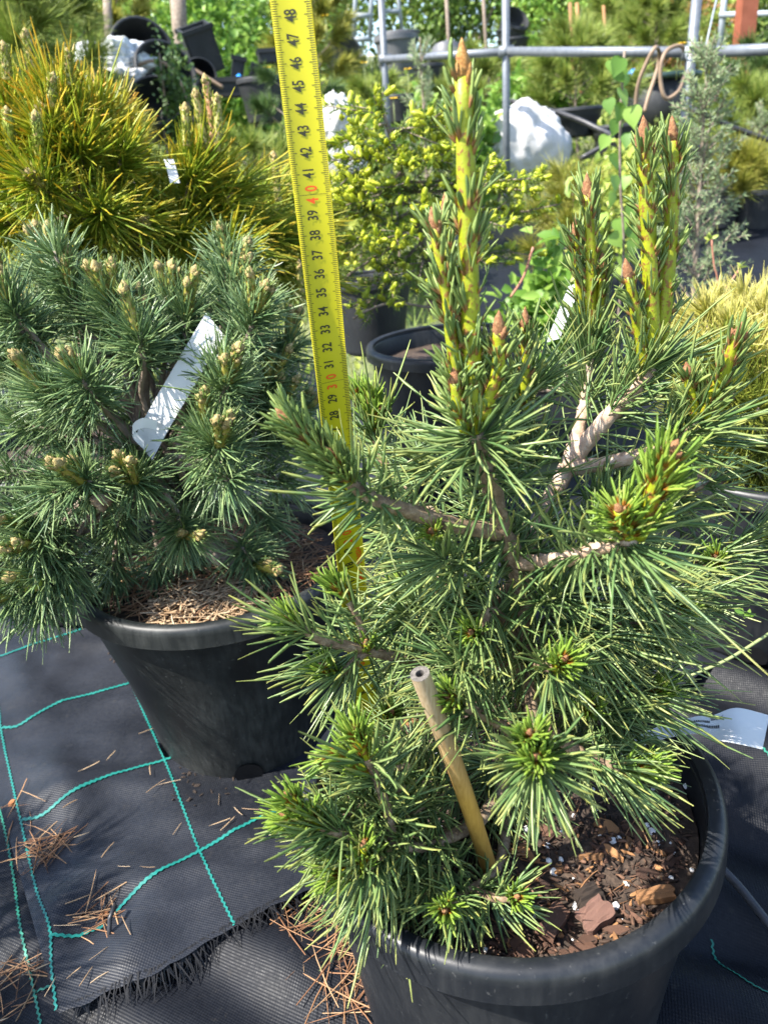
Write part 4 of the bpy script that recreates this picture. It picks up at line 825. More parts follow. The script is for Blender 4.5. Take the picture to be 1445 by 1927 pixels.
litter('fallen_needles', 'heap of dry brown needles against the near pot', np.vstack([gl(590, 1735, .03, 22, zB), gl(640, 1790, .035, 22, zB), gl(665, 1860, .03, 24, zB), gl(540, 1710, .02, 9, zB)]), .065, .0013, M['straw'])
litter('fallen_needles', 'dry needles at the left edge of the lower cloth', gl(5, 1870, .035, 40, zB), .05, .0013, M['straw'])
litter('fallen_needles', 'few scattered needles on the cloth', np.vstack([gl(330, 1500, .12, 22, zA), gl(130, 1840, .06, 10, zA)]), .022, .0011, M['straw_pale'])
for px, py, lab in ((278, 1307, 'orange bud scale beside the dusty pot'), (203, 1741, 'orange bud scale lodged by the black peg'), (32, 1535, 'brown bud scale on the left cloth edge')):
    q = G(px, py); place('bud_scale', chipmesh(41, .5, .25), M['seed'], (q[0], q[1], zA(q[0], q[1])+.002), .011, (0, .1, rng.random()*3), lab, 'bud scale', None)
for k in range(46):
    c = ((365, 1470), (370, 1525), (250, 1240), (430, 1490))[k % 4]; q = G(c[0]+rng.normal(0, 22), c[1]+rng.normal(0, 12)); place('soil_crumb', CM[k % 7], M['soil'], (q[0], q[1], zA(q[0], q[1])+.001), rng.uniform(.003, .009), (rng.random(), rng.random(), rng.random()*6), 'small crumb of soil on the cloth by the dusty pot', 'soil crumb', 'soil crumbs by the dusty pot')
for k in range(60):
    c = ((690, 1850), (660, 1800))[k % 2]; q = G(c[0]+rng.normal(0, 22), c[1]+rng.normal(0, 30)); place('soil_crumb', CM[k % 7], M['chip'], (q[0], q[1], zB(q[0], q[1])+.001), rng.uniform(.003, .010), (rng.random(), rng.random(), rng.random()*6), 'small crumb of bark on the cloth against the near pot', 'bark crumb', 'bark crumbs against the near pot')

# ------------------------------------------------------------------ background: structures
def at(px, Y, py=200):
    x = P(px, py, Y)[0]; return np.array([x, Y, g(x, Y)])
frame = empty('pipe_frame', at(1295, 2.7), 'galvanised pipe frame with posts and a rail behind the pots', 'frame')
for a, b, Y, r in (((714, -60), (731, 260), 4.0, .0150), ((951, -60), (953, 420), 3.4, .0150), ((1316, -60), (1278, 330), 2.7, .0155)):
    q0, q1 = P(*a, Y), P(*b, Y); d = q1-q0; kz = (g(q1[0], Y)-.05-q0[2])/d[2]; obj('post', MB().tube([q0, q0+d*kz], r, 12).mesh('post'), M['steel'], frame)
obj('rail', MB().tube(PX([(1530, 89, 2.42), (1312, 99, 2.72)]), .0165, 12).mesh('rail'), M['steel'], frame)
obj('rail', MB().tube(PX([(1300, 98, 2.70), (954, 97, 3.40)]), .0160, 12).mesh('rail'), M['steel'], frame)
obj('rail', MB().tube(PX([(954, 97, 3.42), (722, 112, 4.0)]), .0155, 12).mesh('rail'), M['steel'], frame)
for px, py, Y in ((952, 97, 3.4), (725, 112, 4.0), (1300, 99, 2.71)): obj('clamp', MB().tube([P(px, py, Y)-[.028, 0, 0], P(px, py, Y)+[.028, 0, 0]], .021, 12).mesh('clamp'), M['steel'], frame)
obj('ring', MB().tube(PX([(1298+8*math.cos(a), 106+8*math.sin(a), 2.66) for a in np.linspace(0, 6.283, 14)]), .003, 6).mesh('ring'), M['steel_light'], frame)
f2 = empty('pipe_frame', at(1362, 5.4), 'second thin pipe frame beside the red brown post', 'frame')
obj('post', MB().tube(PX([(1368, -60, 5.4), (1350, 120, 5.4)]), .018, 10).mesh('post'), M['steel_light'], f2); obj('rail', MB().tube(PX([(1354, 28, 5.4), (1500, 24, 5.0)]), .016, 10).mesh('rail'), M['steel_light'], f2)
obj('cord', MB().tube(PX([(1352, -20, 3.0), (1340, 30, 2.9), (1328, 85, 2.75)]), .003, 6).mesh('cord'), M['steel_light'], frame)
q = at(1400, 4.6, 60); rp = MB().box((q[0], q[1], q[2]+1.1), (.040, .040, 1.15)); me = rp.mesh('timber_post', False); tag(obj('timber_post', me, M['redwood']), 'square red brown timber post', 'post')
hs = empty('garden_hose', P(1240, 100, 2.72), 'brown rubber hose hung in loops over the rail', 'hose')
for pl in ([(1195, 205, 2.72), (1200, 160, 2.70), (1215, 120, 2.68), (1232, 90, 2.68), (1240, 100, 2.78), (1236, 130, 2.8), (1220, 180, 2.76), (1212, 210, 2.75)], [(1285, 210, 2.75), (1290, 150, 2.74), (1286, 92, 2.70), (1262, 90, 2.68), (1246, 110, 2.66), (1242, 150, 2.66), (1252, 185, 2.66), (1275, 172, 2.68), (1288, 140, 2.7)], [(1345, 92, 2.62), (1348, 130, 2.62), (1350, 165, 2.64), (1345, 190, 2.66)]):
    obj('loop', MB().tube(smooth_path(PX(pl), 50), .0062, 8).mesh('loop'), M['hose'], hs)
def blob(name, c, h, mat, label, cat, amp=.3, fr=3.0, seed=0, sub_=5):
    b = bmesh.new(); bmesh.ops.create_icosphere(b, subdivisions=sub_, radius=1)
    for v in b.verts:
        d = v.co.normalized(); k = 1+amp*.7*noise.noise(d*fr*.6+Vector((seed, 0, 0)))-amp*.45*abs(noise.noise(d*fr+Vector((seed, 7, 0))))-amp*.55*abs(noise.noise(Vector((d.x*fr*3.2, d.y*fr*3.2, d.z*fr*1.1+seed))))-amp*.25*abs(noise.noise(Vector((d.x*fr*6+d.z*3, d.y*fr*6, d.z*fr*2+seed))))+amp*.3+amp*.5*max(0, d.z)*noise.noise(Vector((d.x*3, d.y*3, seed)))
        v.co = Vector((d.x*h[0]*k, d.y*h[1]*k, d.z*h[2]*k)); 
        if v.co.z < -h[2]*.75: v.co.z = -h[2]*.75
        v.co += Vector([float(q) for q in c])
    for f in b.faces: f.smooth = True
    return tag(obj(name, b, mat), label, cat)
blob('white_sack', P(978, 276, 3.62), (.20, .13, .165), M['bag'], 'crumpled white sack behind the pipe frame post', 'sack', .30, 1.5, 3)
blob('white_sack', P(636, 226, 2.5), (.052, .05, .066), M['bag'], 'small white sack perched on the taller pale one', 'sack', .4, 2.6, 8)
blob('white_sack', P(650, 292, 2.5), (.068, .055, .092), M['bag'], 'slumped pale sack beside the measuring tape', 'sack', .4, 2.6, 5)
blob('plastic_sheet', P(212, 122, 4.6), (.20, .16, .11), M['sheet'], 'crumpled grey polythene on the heap of black pots', 'plastic sheet', .5, 2.8, 2)
blob('plastic_sheet', P(222, 160, 4.4), (.15, .12, .07), M['bag'], 'white polythene corner below the grey sheet', 'plastic sheet', .5, 2.8, 6)
def rotm(rx, ry, rz): return np.array(Matrix.Rotation(rz, 3, 'Z')@Matrix.Rotation(ry, 3, 'Y')@Matrix.Rotation(rx, 3, 'X'))
def fpot(px, py, Y, R, h, label, mat='pot_far', tilt=(0, 0, 0), group=None):
    return pot(P(px, py, Y)-rotm(*tilt)@np.array([0, 0, h*.5]), R, h, R*.78, label, M[mat], R*.09, h*.11, group, rotm(*tilt), 28, 0, ())
def crate(px, py, Y, hs_, label, tilt=(0, 0, 0), mat='pot_far'):
    c = P(px, py, Y); Mx = rotm(*tilt); o = empty('plastic_crate', c-[0, 0, hs_[2]], label, 'crate'); x, y, z = hs_; th = .006
    for nm, cc, hh in (('floor_panel', (0, 0, -z), (x, y, th)), ('side_panel', (x, 0, 0), (th, y, z)), ('side_panel', (-x, 0, 0), (th, y, z)), ('end_panel', (0, y, 0), (x-th*1.1, th, z)), ('end_panel', (0, -y, 0), (x-th*1.1, th, z)), ('rim', (0, -y-.008, z-.01), (x+.015, .008, .012)), ('rim', (0, y+.008, z-.01), (x+.015, .008, .012))):
        obj(nm, MB().box(c+Mx@np.array(cc), hh, Mx).mesh(nm, False), M[mat], o)
    return o
fpot(262, 115, 4.9, .16, .26, 'black pot lying on its side on the heap', tilt=(1.3, .3, .4)); fpot(300, 160, 4.6, .15, .26, 'tilted black pot low in the heap', tilt=(1.1, -.5, .9)); crate(255, 190, 4.5, (.22, .14, .10), 'shallow black crate at the foot of the heap', (.2, .3, .5))
crate(378, 92, 5.4, (.085, .08, .12), 'upended dark crate leaning against the tree stem', (.25, -.25, .3)); fpot(300, 215, 4.3, .13, .2, 'black pot below the dark conifer', tilt=(.9, .2, 0)); crate(425, 165, 5.0, (.30, .13, .045), 'wide black tray behind the pale candles', (.05, .03, .06)); fpot(375, 150, 5.2, .09, .16, 'small black pot on the wide tray', tilt=(1.4, 0, .3))
crate(447, 138, 5.1, (.028, .03, .085), 'narrow black slab standing on the tray', (.1, .25, .2)); fpot(495, 190, 4.4, .11, .2, 'black square shouldered pot left of the tape'); crate(489, 152, 4.5, (.05, .02, .06), 'folded black tray leaning above the left pots', (.2, .5, .2)); crate(515, 105, 5.6, (.09, .05, .035), 'dark box among the leaves left of the tape', (0, 0, .2))
hp = empty('bent_hoop', P(300, 130, 4.6), 'bent grey hoops arching over the heap', 'hoop')
for pl in ([(225, 150, 4.5), (260, 122, 4.5), (300, 115, 4.55), (330, 135, 4.6)], [(258, 160, 4.4), (264, 200, 4.4), (280, 270, 4.35)], [(275, 190, 4.4), (300, 180, 4.5), (340, 160, 4.6)], [(345, 118, 4.8), (380, 140, 4.8), (420, 165, 4.8)], [(270, 225, 4.3), (300, 240, 4.3), (330, 245, 4.35)]): obj('hoop', MB().tube(smooth_path(PX(pl), 20), .010, 7).mesh('hoop'), M['hose'], hp)
for px, py, s_ in ((452, 155, .03), (463, 160, .02)): blob('blue_scrap', P(px, py, 4.9), (s_, s_, s_*1.3), M['blue_p'], 'blue plastic scrap on the wide tray' if px == 452 else 'small pale blue scrap beside the larger one', 'plastic scrap', .3, 3, px, 2)
st_ = empty('stake', at(284, 5.0), 'thin grey stake rising from the heap', 'stake'); obj('shaft', MB().tube(PX([(283, 55, 5.0), (287, 110, 5.0)]), .012, 7).mesh('shaft'), M['steel'], st_)
# bin, stacked pots, racks
o = fpot(748, 118, 9.5, .22, .50, 'large grey upright tub behind the pipe frame', 'bin'); fpot(752, 78, 9.6, .21, .16, 'grey tub stacked in the large upright one', 'bin')
fpot(963, 48, 8.0, .12, .16, 'black pot tipped on top of the stack', tilt=(.9, .2, .3)); fpot(962, 72, 8.0, .13, .14, 'black pot under the tipped one'); fpot(965, 92, 8.0, .13, .16, 'lowest black pot of the small stack')
fpot(643, 108, 8.5, .16, .22, 'grey pot lying with its mouth forward right of the tape', 'bin', (1.35, 0, .3)); fpot(752, 205, 4.6, .075, .13, 'small black pot at the foot of the left frame post'); fpot(808, 150, 6.0, .10, .18, 'black pot hidden in the weeds behind the left rail'); fpot(840, 102, 7.0, .14, .12, 'grey upturned basin behind the rail', 'bin', (2.9, 0, 0))
def rack(px0, py0, px1, py1, Y, label, lean=0):
    o = empty('metal_rack', P((px0+px1)/2, py1, Y), label, 'rack')
    for px in (px0, px1): obj('upright', MB().tube(PX([(px+lean*1.0, py0, Y), (px, py1, Y)]), .022, 8).mesh('upright'), M['steel_light'], o)
    for k, py in enumerate(np.linspace(py1, py0, 4)[:3]): dx = lean*(py1-py)/(py1-py0); obj('rung', MB().tube(PX([(px0-2+dx, py, Y), (px1+2+dx, py, Y)]), .026, 8).mesh('rung'), M['steel_light'], o)
rack(666, -60, 696, 74, 9.0, 'pale metal ladder rack left of the frame post', 5); rack(722, -60, 757, 62, 10.2, 'pale metal ladder rack behind the large tub', -14)
# tub on the right
q = P(1245, 175, 5.2); tb = empty('water_tub', (q[0], q[1], g(q[0], q[1])), 'big black tub with a dark green rim behind the hose', 'tub')
zt = P(1245, 140, 5.2)[2]; zb = min(g(q[0], q[1]), zt-.3); hh = zt-zb
obj('body', MB().lathe([(.01, zb), (.19, zb), (.235, zt-.02), (.225, zt-.02), (.18, zb+.02), (.01, zb+.02)], (q[0], q[1]+.1, 0), 36).mesh('body'), M['pot_far'], tb); obj('rim', MB().lathe([(.226, zt-.025), (.228, zt+.004), (.255, zt+.004), (.258, zt-.03), (.24, zt-.03)], (q[0], q[1]+.1, 0), 36).mesh('rim'), M['tubrim'], tb)
blob('blue_float', P(1192, 138, 5.0), (.034, .03, .024), M['blue_p'], 'round blue plastic float resting on the tub edge', 'float', .1, 2, 4, 2)
pp = empty('irrigation_pipe', P(1380, 230, 3.1), 'black irrigation pipe running through the plants on the right', 'pipe'); obj('pipe', MB().tube(smooth_path(PX([(1300, 205, 3.0), (1360, 232, 3.0), (1420, 255, 3.0), (1480, 275, 3.0)]), 16), .010, 8).mesh('pipe'), M['blackpipe'], pp)
pp = empty('irrigation_pipe', P(1100, 240, 3.6), 'black pipe bending through the weeds behind the big sack', 'pipe'); obj('pipe', MB().tube(smooth_path(PX([(960, 190, 3.8), (1060, 215, 3.7), (1120, 240, 3.6), (1150, 262, 3.5), (1090, 300, 3.5)]), 20), .011, 8).mesh('pipe'), M['blackpipe'], pp)
for px, py, Y, R, h, lab in ((1352, 392, 3.0, .075, .14, 'small black pot beside the juniper'), (1418, 396, 3.0, .095, .15, 'small black pot with a tiny pine on the right bank'), (1330, 340, 3.3, .08, .14, 'black pot half hidden by the juniper'), (1075, 232, 3.9, .13, .12, 'black pot behind the big white sack'), (1160, 262, 3.8, .11, .12, 'black pot beside the birch sapling'), (1290, 310, 3.4, .09, .14, 'black pot behind the twin candles'), (700, 590, 1.7, .085, .16, 'small black pot tucked behind the spruce pot')): fpot(px, py, Y, R, h, lab)
t3 = empty('plant_tag', P(1060, 590, .98), 'white stick tag leaning behind the near pine', 'plant tag'); mb, *_ = ribbon(PX([(1040, 640, .95), (1060, 590, .97), (1082, 535, .99)]), nrm(Rv+Uv*.3), .017, .0012); obj('strip', sharp(mb.mesh('strip')), M['tag'], t3)

# ------------------------------------------------------------------ background: spruce with lime buds
sp = empty('spruce', (*PM, g(*PM)+.245), 'young spruce with bright lime green buds in the middle pot', 'spruce')
tr = PX([(815, 585, 1.36), (800, 470, 1.36), (770, 380, 1.37), (745, 290, 1.37), (722, 215, 1.37)])
branch(sp, tr, .009, .003, M['bark_far'], 'trunk', 8, 24)
trp = smooth_path(tr, 40)
def spray(parent, a, b, n, L, W, mat, ntw=5, budn=0, budL=.011, tw=.05, sag=.0):
    """a conifer side branch with twigs, flat needles and buds"""
    a, b = np.asarray(a), np.asarray(b); m_ = (a+b)/2+[0, 0, sag]; pth = smooth_path([a, m_, b], 12); br = branch(parent, pth, .0032, .0014, M['bark_far'], n=10, sides=6)
    segs_ = [pth]; ends = [b]; ax = nrm(b-a); A, B = perp_basis(ax)
    for k in range(ntw):
        t_ = .25+.7*k/max(1, ntw-1); p0 = pth[int(t_*(len(pth)-1))]; sd = A*(1 if k % 2 else -1); e = p0+nrm(ax*.8+sd*.9+rng.normal(0, .25, 3))*tw*(1.25-.6*t_)*rng.uniform(.7, 1.2); segs_.append(np.array([p0, (p0+e)/2, e])); ends.append(e)
    D = [tuft_data(s_, max(8, int(n/len(segs_))), L, a0=70, a1=40, fwd=.1, droop=0, pairs=False, jit=14) for s_ in segs_]
    pos, d, Ls, cv = [np.concatenate(q) for q in zip(*D)]; tw_ = MB()
    for s_ in segs_[1:]: tw_.tube(s_, .0010, 5)
    if ntw: sub('twigs', tw_.mesh('twigs'), M['bark_far'], br)
    sub('needles', needle_mesh('needles', pos, d, Ls, W, cv, 2), mat, br, 'stuff')
    if budn:
        pos, dd, ll = [], [], []
        for e, s_ in zip(ends, segs_):
            for q in range(budn):
                u = s_[-1]+(s_[0]-s_[-1])*rng.random()*.75*(q > 0)+rng.normal(0, .003, 3); pos.append(u); dd.append(nrm(s_[-1]-s_[0])*.5+rng.normal(0, .5, 3)+[0, 0, .3]); ll.append(budL*rng.uniform(.6, 1.3))
        pos, dd, ll = np.array(pos), nrm(np.array(dd)), np.array(ll); k = len(pos)
        sub('new_buds', needle_mesh('new_buds', pos, dd, ll*1.5, ll*.62, rng.normal(0, .08, (k, 3)), 4, 7), M['lime_bud'], br, 'stuff')
        rep = 8; nb = np.repeat(pos+dd*ll[:, None]*.5, rep, 0)+rng.normal(0, .002, (k*rep, 3)); nd = nrm(np.repeat(dd, rep, 0)+rng.normal(0, .45, (k*rep, 3))); sub('bud_needles', needle_mesh('bud_needles', nb, nd, np.repeat(ll, rep)*.9, .0026, rng.normal(0, .05, (k*rep, 3)), 2), M['lime_bud'], br, 'stuff')
    return br
for t_, px, py, Y, bn in ((.98, 705, 205, 1.36, 3), (.95, 660, 265, 1.33, 4), (.92, 800, 240, 1.36, 4), (.88, 830, 225, 1.38, 4), (.84, 690, 300, 1.30, 4), (.78, 790, 300, 1.32, 4), (.74, 640, 345, 1.34, 4), (.7, 830, 300, 1.34, 3), (.66, 700, 380, 1.27, 3), (.60, 900, 340, 1.36, 2), (.58, 1010, 335, 1.33, 4), (.55, 980, 355, 1.36, 3), (.5, 1005, 400, 1.34, 3), (.5, 640, 400, 1.32, 3), (.46, 670, 450, 1.27, 3), (.40, 940, 410, 1.30, 2), (.36, 650, 520, 1.32, 2), (.36, 760, 440, 1.25, 2), (.3, 720, 540, 1.27, 2), (.26, 790, 520, 1.25, 1), (.25, 900, 480, 1.30, 1), (.2, 690, 580, 1.30, 1), (.55, 760, 350, 1.30, 2), (.45, 830, 400, 1.30, 1), (.2, 960, 470, 1.36, 1), (.6, 620, 370, 1.4, 2)):
    spray(sp, trp[int(t_*(len(trp)-1))], P(px, py, Y), 330, .013, .0018, M['spruce'], 8, bn, .012, .08)
# bare twigs and an orange stalk in the same pot
for pl in ([(815, 580, 1.34), (740, 570, 1.27), (690, 585, 1.26), (665, 600, 1.26)], [(960, 560, 1.30), (985, 520, 1.30), (1003, 465, 1.30)]): obj('stalk', MB().tube(smooth_path(PX(pl), 12), .0022, 6).mesh('stalk'), M['stem_red' if pl[0][0] > 900 else 'bark_far'], sp)

# birch sapling
bs_ = empty('birch_sapling', at(1168, 1.75), 'slim birch sapling with heart shaped green leaves', 'sapling'); q = at(1168, 1.75)
obj('stem', MB().tube(smooth_path(np.vstack([q, PX([(1172, 500, 1.75), (1166, 330, 1.75), (1168, 200, 1.75), (1175, 95, 1.75)])]), 24), .0030, 6).mesh('stem'), M['bark_far'], bs_)
for px, py, s_ in ((1168, 108, 1.1), (1150, 112, .8), (1180, 140, .7), (1165, 165, 1.2), (1145, 185, .9), (1188, 200, 1.25), (1160, 225, 1.0), (1142, 255, .9), (1182, 250, .9), (1150, 290, 1.0), (1180, 330, .9), (1152, 360, 1.1), (1190, 385, 1.0), (1165, 410, 1.2), (1150, 440, 1.1), (1188, 450, 1.1), (1170, 480, 1.0), (1200, 360, .8), (1136, 400, .9), (1160, 130, 1.0), (1170, 195, 1.1), (1185, 425, 1.1), (1155, 330, 1.0)):
    c = P(px, py, 1.75+rng.normal(0, .03)); d = nrm(np.array([[rng.normal(0, .4), -.35, -1.]])); dd = nrm(d[0]); up = nrm(np.array([rng.normal(0, .6), -1., rng.normal(.1, .5)])); sdv = nrm(np.cross(dd, up)); uu = np.cross(sdv, dd); l_ = .036*s_
    out = [(0.0, .0), (-.04, .16), (.06, .34), (.24, .43), (.45, .38), (.66, .23), (.84, .09), (1.0, 0)]; Vl = [c+dd*l_*a-uu*l_*.18*a*a+sdv*l_*b*sg+uu*l_*.10*b for sg in (1, -1) for a, b in out]+[c+dd*l_*a-uu*l_*.18*a*a-uu*l_*.03 for a, b in out]
    Fl = [(16+i_, i_, i_+1, 17+i_) for i_ in range(7)]+[(17+i_, 9+i_, 8+i_, 16+i_) for i_ in range(7)]; rv = rng.random(); lme = mesh_np('leaf', np.array(Vl), np.array(Fl), {'along': np.zeros(24), 'rnd': np.full(24, rv), 'rnd2': np.full(24, rv)}); obj('leaf', lme, M['leaf'], bs_)
# juniper
def juniper(px, Y, top, bot, n, label, wid=60, mat='juniper'):
    o = empty('juniper', at(px, Y), label, 'juniper'); a, b = at(px, Y), P(px-6, top, Y); tr = smooth_path([a, (a+b)/2, b], 20); branch(o, tr, .008, .002, M['bark_far'], 'trunk', 7, 16)
    for k in range(n):
        t_ = .12+.86*k/n; p0 = tr[int(t_*(len(tr)-1))]; ww = wid*(1.15-t_)*Y/FPX; az = k*2.4; e = p0+np.array([math.cos(az)*ww, math.sin(az)*ww*.8, ww*.9+.03]); spray(o, p0, e, 220, .012, .0026, M[mat], 8, 0, tw=.07)
juniper(1338, 1.95, 75, 420, 26, 'grey green feathery juniper beside the rail', 74); juniper(796, 2.9, 70, 330, 14, 'slim grey green juniper behind the tall candle', 40); juniper(1440, 3.2, 215, 420, 8, 'low grey green juniper on the right bank', 40)

# ------------------------------------------------------------------ background: pines, shrubs, trees, weeds
def young_pine(px, Y, top, n, nl, label, mat='far_pine', group=None, wid=.16, needles=80, W=.003, seed=0):
    a = at(px, Y); b = P(px+rng.normal(0, 6), top, Y); h = b[2]-a[2]; o = empty('young_pine', a, label, 'pine', group); tr = smooth_path([a, (a+b)/2+rng.normal(0, .01, 3), b], 12); branch(o, tr, .010, .004, M['bark_far'], 'trunk', 6, 10)
    D = []
    for k in range(n):
        t_ = .25+.75*k/n; p0 = tr[int(t_*(len(tr)-1))]; az = k*2.4+seed; ww = wid*(1.2-.9*t_)*rng.uniform(.6, 1.1); e = p0+np.array([math.cos(az)*ww, math.sin(az)*ww, ww*.55+.02]); ax = nrm(e-p0); branch(o, [p0, (p0+e)/2, e], .004, .002, M['bark_far'], n=4, sides=5)
        D.append(tuft_data(np.array([p0*.35+e*.65, p0*.15+e*.85, e]), needles, nl, a0=80, a1=20, fwd=.2, droop=.1, pairs=False, jit=14))
    D.append(tuft_data(tr[-5:], needles, nl, a0=70, a1=15, fwd=.2, droop=0, pairs=False)); pos, d, Ls, cv = [np.concatenate(q) for q in zip(*D)]
    obj('foliage', needle_mesh('foliage', pos, d, Ls, W, cv, 2), M[mat], o, 'stuff'); return o
yl = 'young pine with loose yellow green needles behind the pipe frame'; yg = 'young pines behind the pipe frame'
for i, (px, Y, top, n, nl, mat, lab) in enumerate([(1090, 4.6, 60, 26, .10, 'far_pine', 'tall young pine rising above the rail between two posts'), (1075, 2.3, 345, 12, .07, 'far_gold', 'small gold needled pine below the big white sack'), (1400, 3.0, 300, 12, .09, 'far_gold', 'tiny brown green pine in the right bank pot'), (1420, 3.6, 180, 18, .10, 'far_pine', 'bushy green pine under the red brown post'), (1425, 4.2, 110, 14, .09, 'dark_conifer', 'dark little pine against the red brown post'), (480, 3.2, 275, 16, .075, 'far_pine', 'bright green pine left of the tape below the black pots'), (545, 3.6, 120, 14, .06, 'dark_conifer', 'dark green pine pressed against the tape'), (575, 6.0, -40, 26, .10, 'far_gold', 'tall gold green pine right of the tape top'), (690, 5.2, 165, 16, .08, 'far_pine', 'green pine behind the lime budded spruce'), (900, 5.5, 120, 20, .10, 'far_pine', 'young pine behind the tall candle and rail'), (1240, 6.5, 0, 26, .11, 'far_pine', 'tall soft pine behind the hose loops'), (210, 6.5, -80, 24, .12, 'far_gold', 'yellowish pine with upright shoots behind the polythene'), (30, 3.4, -60, 30, .13, 'far_pine', 'large long needled pine behind the gold tipped one'), (110, 4.0, -90, 26, .13, 'far_pine', 'long needled pine next to the pale tree stem'), (560, 2.3, 330, 14, .08, 'far_gold', 'gold pine peeping past the tape'), (1040, 8.8, 10, 24, .12, 'far_pine', 'feathery pine behind the stacked black pots'), (1150, 7.5, 10, 24, .11, 'far_pine', 'feathery pine with straight leaders behind the birch'), (230, 3.0, 215, 14, .08, 'far_gold', 'gold pine below the polythene heap')]):
    young_pine(px, Y, top, n, nl*.8, lab, mat, None, wid=.075*Y if Y > 3 else .14, needles=210, W=.00095*Y if Y > 2 else .0022, seed=i)
def bush(px, Y, top, rx, n, ls, label, mat='leaf', cat='shrub', name='shrub', bottom=None, stems=5, clump=60):
    a = at(px, Y); t_ = P(px, top, Y)[2]; h = t_-a[2]; o = empty(name, a, label, cat); rxm = rx*Y/FPX; cs = []
    for k in range(clump):
        u = nrm(rng.normal(size=3)); q = rng.random()**.4; cs.append(a+[0, 0, h*.52]+u*q*np.array([rxm, rxm*.7, h*.5])*rng.uniform(.7, 1.05))
    cs = np.array(cs); mb = MB()
    for k in range(stems): mb.tube(smooth_path([a+rng.normal(0, .02, 3)*[1, 1, 0], a*.5+cs[k]*.5+rng.normal(0, .05, 3), cs[k]], 6), np.linspace(.006+.004*Y*.3, .003, 7)[:len(smooth_path([a, a, a], 6))], 6)
    obj('stem' if name == 'shrub' else 'trunk', mb.mesh('stem'), M['bark_far'], o)
    i = rng.integers(clump, size=n); pos = cs[i]+rng.normal(0, 1, (n, 3))*np.array([rxm*.17, rxm*.14, h*.09]); pos[:, 2] = np.maximum(pos[:, 2], a[2]+.02)
    d = nrm(pos-(a+[0, 0, h*.4]))*.6+rng.normal(0, .6, (n, 3)); up = np.array([0, -.2, 1.])+rng.normal(0, .5, (n, 3))
    obj('foliage' if name == 'shrub' else 'crown', leaf_mesh('foliage', pos, d, up, ls*rng.uniform(.6, 1.3, n), ls*.6*rng.uniform(.7, 1.2, n)), M[mat], o, 'stuff'); return o
for a in [(420, 8.0, -150, 170, 4200, .075, 'big leafy green bush behind the black trays', 'leaf'), (465, 6.0, 95, 60, 700, .09, 'broad leaved weeds behind the wide tray', 'leaf'), (770, 5.0, 175, 60, 600, .05, 'leafy weeds round the large grey tub', 'leaf'), (615, 11.2, -60, 70, 2200, .07, 'loose yellow green bush right of the tape', 'leaf_yel'), (870, 12.0, -120, 110, 3000, .08, 'dim green bush behind the tallest candle', 'leaf_dark'), (1010, 4.8, 130, 90, 1300, .06, 'leafy shrub below the rail beside the middle post', 'leaf'), (1080, 8.5, -60, 150, 3000, .06, 'green thicket behind the pine leaders', 'leaf'), (1240, 8.2, -40, 100, 1600, .07, 'green bush with orange leaves behind the hose', 'leaf_orange'), (1290, 9.0, -100, 160, 3000, .06, 'yellow green thicket right of the last post', 'leaf_yel'), (1430, 9.0, -60, 120, 2800, .06, 'dark thicket behind the red brown post', 'leaf_dark'), (905, 3.5, 200, 30, 160, .08, 'large leaved weed behind the tall candle', 'leaf'), (1040, 1.75, 470, 70, 300, .045, 'leafy weed clump behind the spruce pot', 'leaf'), (1120, 2.2, 330, 60, 420, .04, 'grassy green weed clump by the birch sapling', 'leaf_yel'), (980, 1.8, 520, 60, 200, .04, 'low weed clump under the orange stalk', 'leaf'), (1200, 3.0, 260, 80, 900, .04, 'pale weeds in front of the tub', 'leaf_yel'), (700, 2.6, 330, 90, 900, .035, 'low green weeds behind the spruce', 'leaf_yel'), (1390, 3.1, 395, 60, 260, .03, 'low weeds growing at the cloth edge', 'leaf_yel'), (590, 3.0, 350, 60, 500, .04, 'bright weeds right of the gold pine', 'leaf_yel'), (1430, 5.2, 120, 70, 900, .05, 'leafy weeds at the foot of the timber post', 'leaf'), (120, 7.5, -120, 190, 3600, .07, 'green bush behind the long needled pines', 'leaf'), (260, 9.5, -140, 150, 3000, .07, 'pale green bush behind the thin stake', 'leaf_yel'), (560, 10, -160, 150, 3000, .07, 'dark green bush behind the tape', 'leaf_dark')]: bush(*a)
bush(345, 4.2, 40, 38, 0+1500, .03, 'dark columnar conifer beside the heap', 'dark_conifer', 'conifer', 'conifer', clump=70)
for px, Y, lab in ((-60, 12.5, 'tall tree at the back above the gold pine'), (180, 13, 'leafy tree behind the polythene heap'), (400, 12, 'bright leafy tree left of the tape'), (620, 13.5, 'tree behind the ladder racks'), (840, 13, 'olive tree straight behind the tallest candle'), (1050, 13.5, 'dark tree behind the rail'), (1250, 13, 'broad tree behind the last frame post'), (1460, 12.5, 'dark tree beyond the timber post')):
    bush(px, Y, -420, 210, 4600, .13, lab, 'leaf_dark' if px in (1050, 1460, 620) else ('leaf_yel' if px in (840, 1250) else 'leaf'), 'tree', 'tree', clump=90, stems=8)
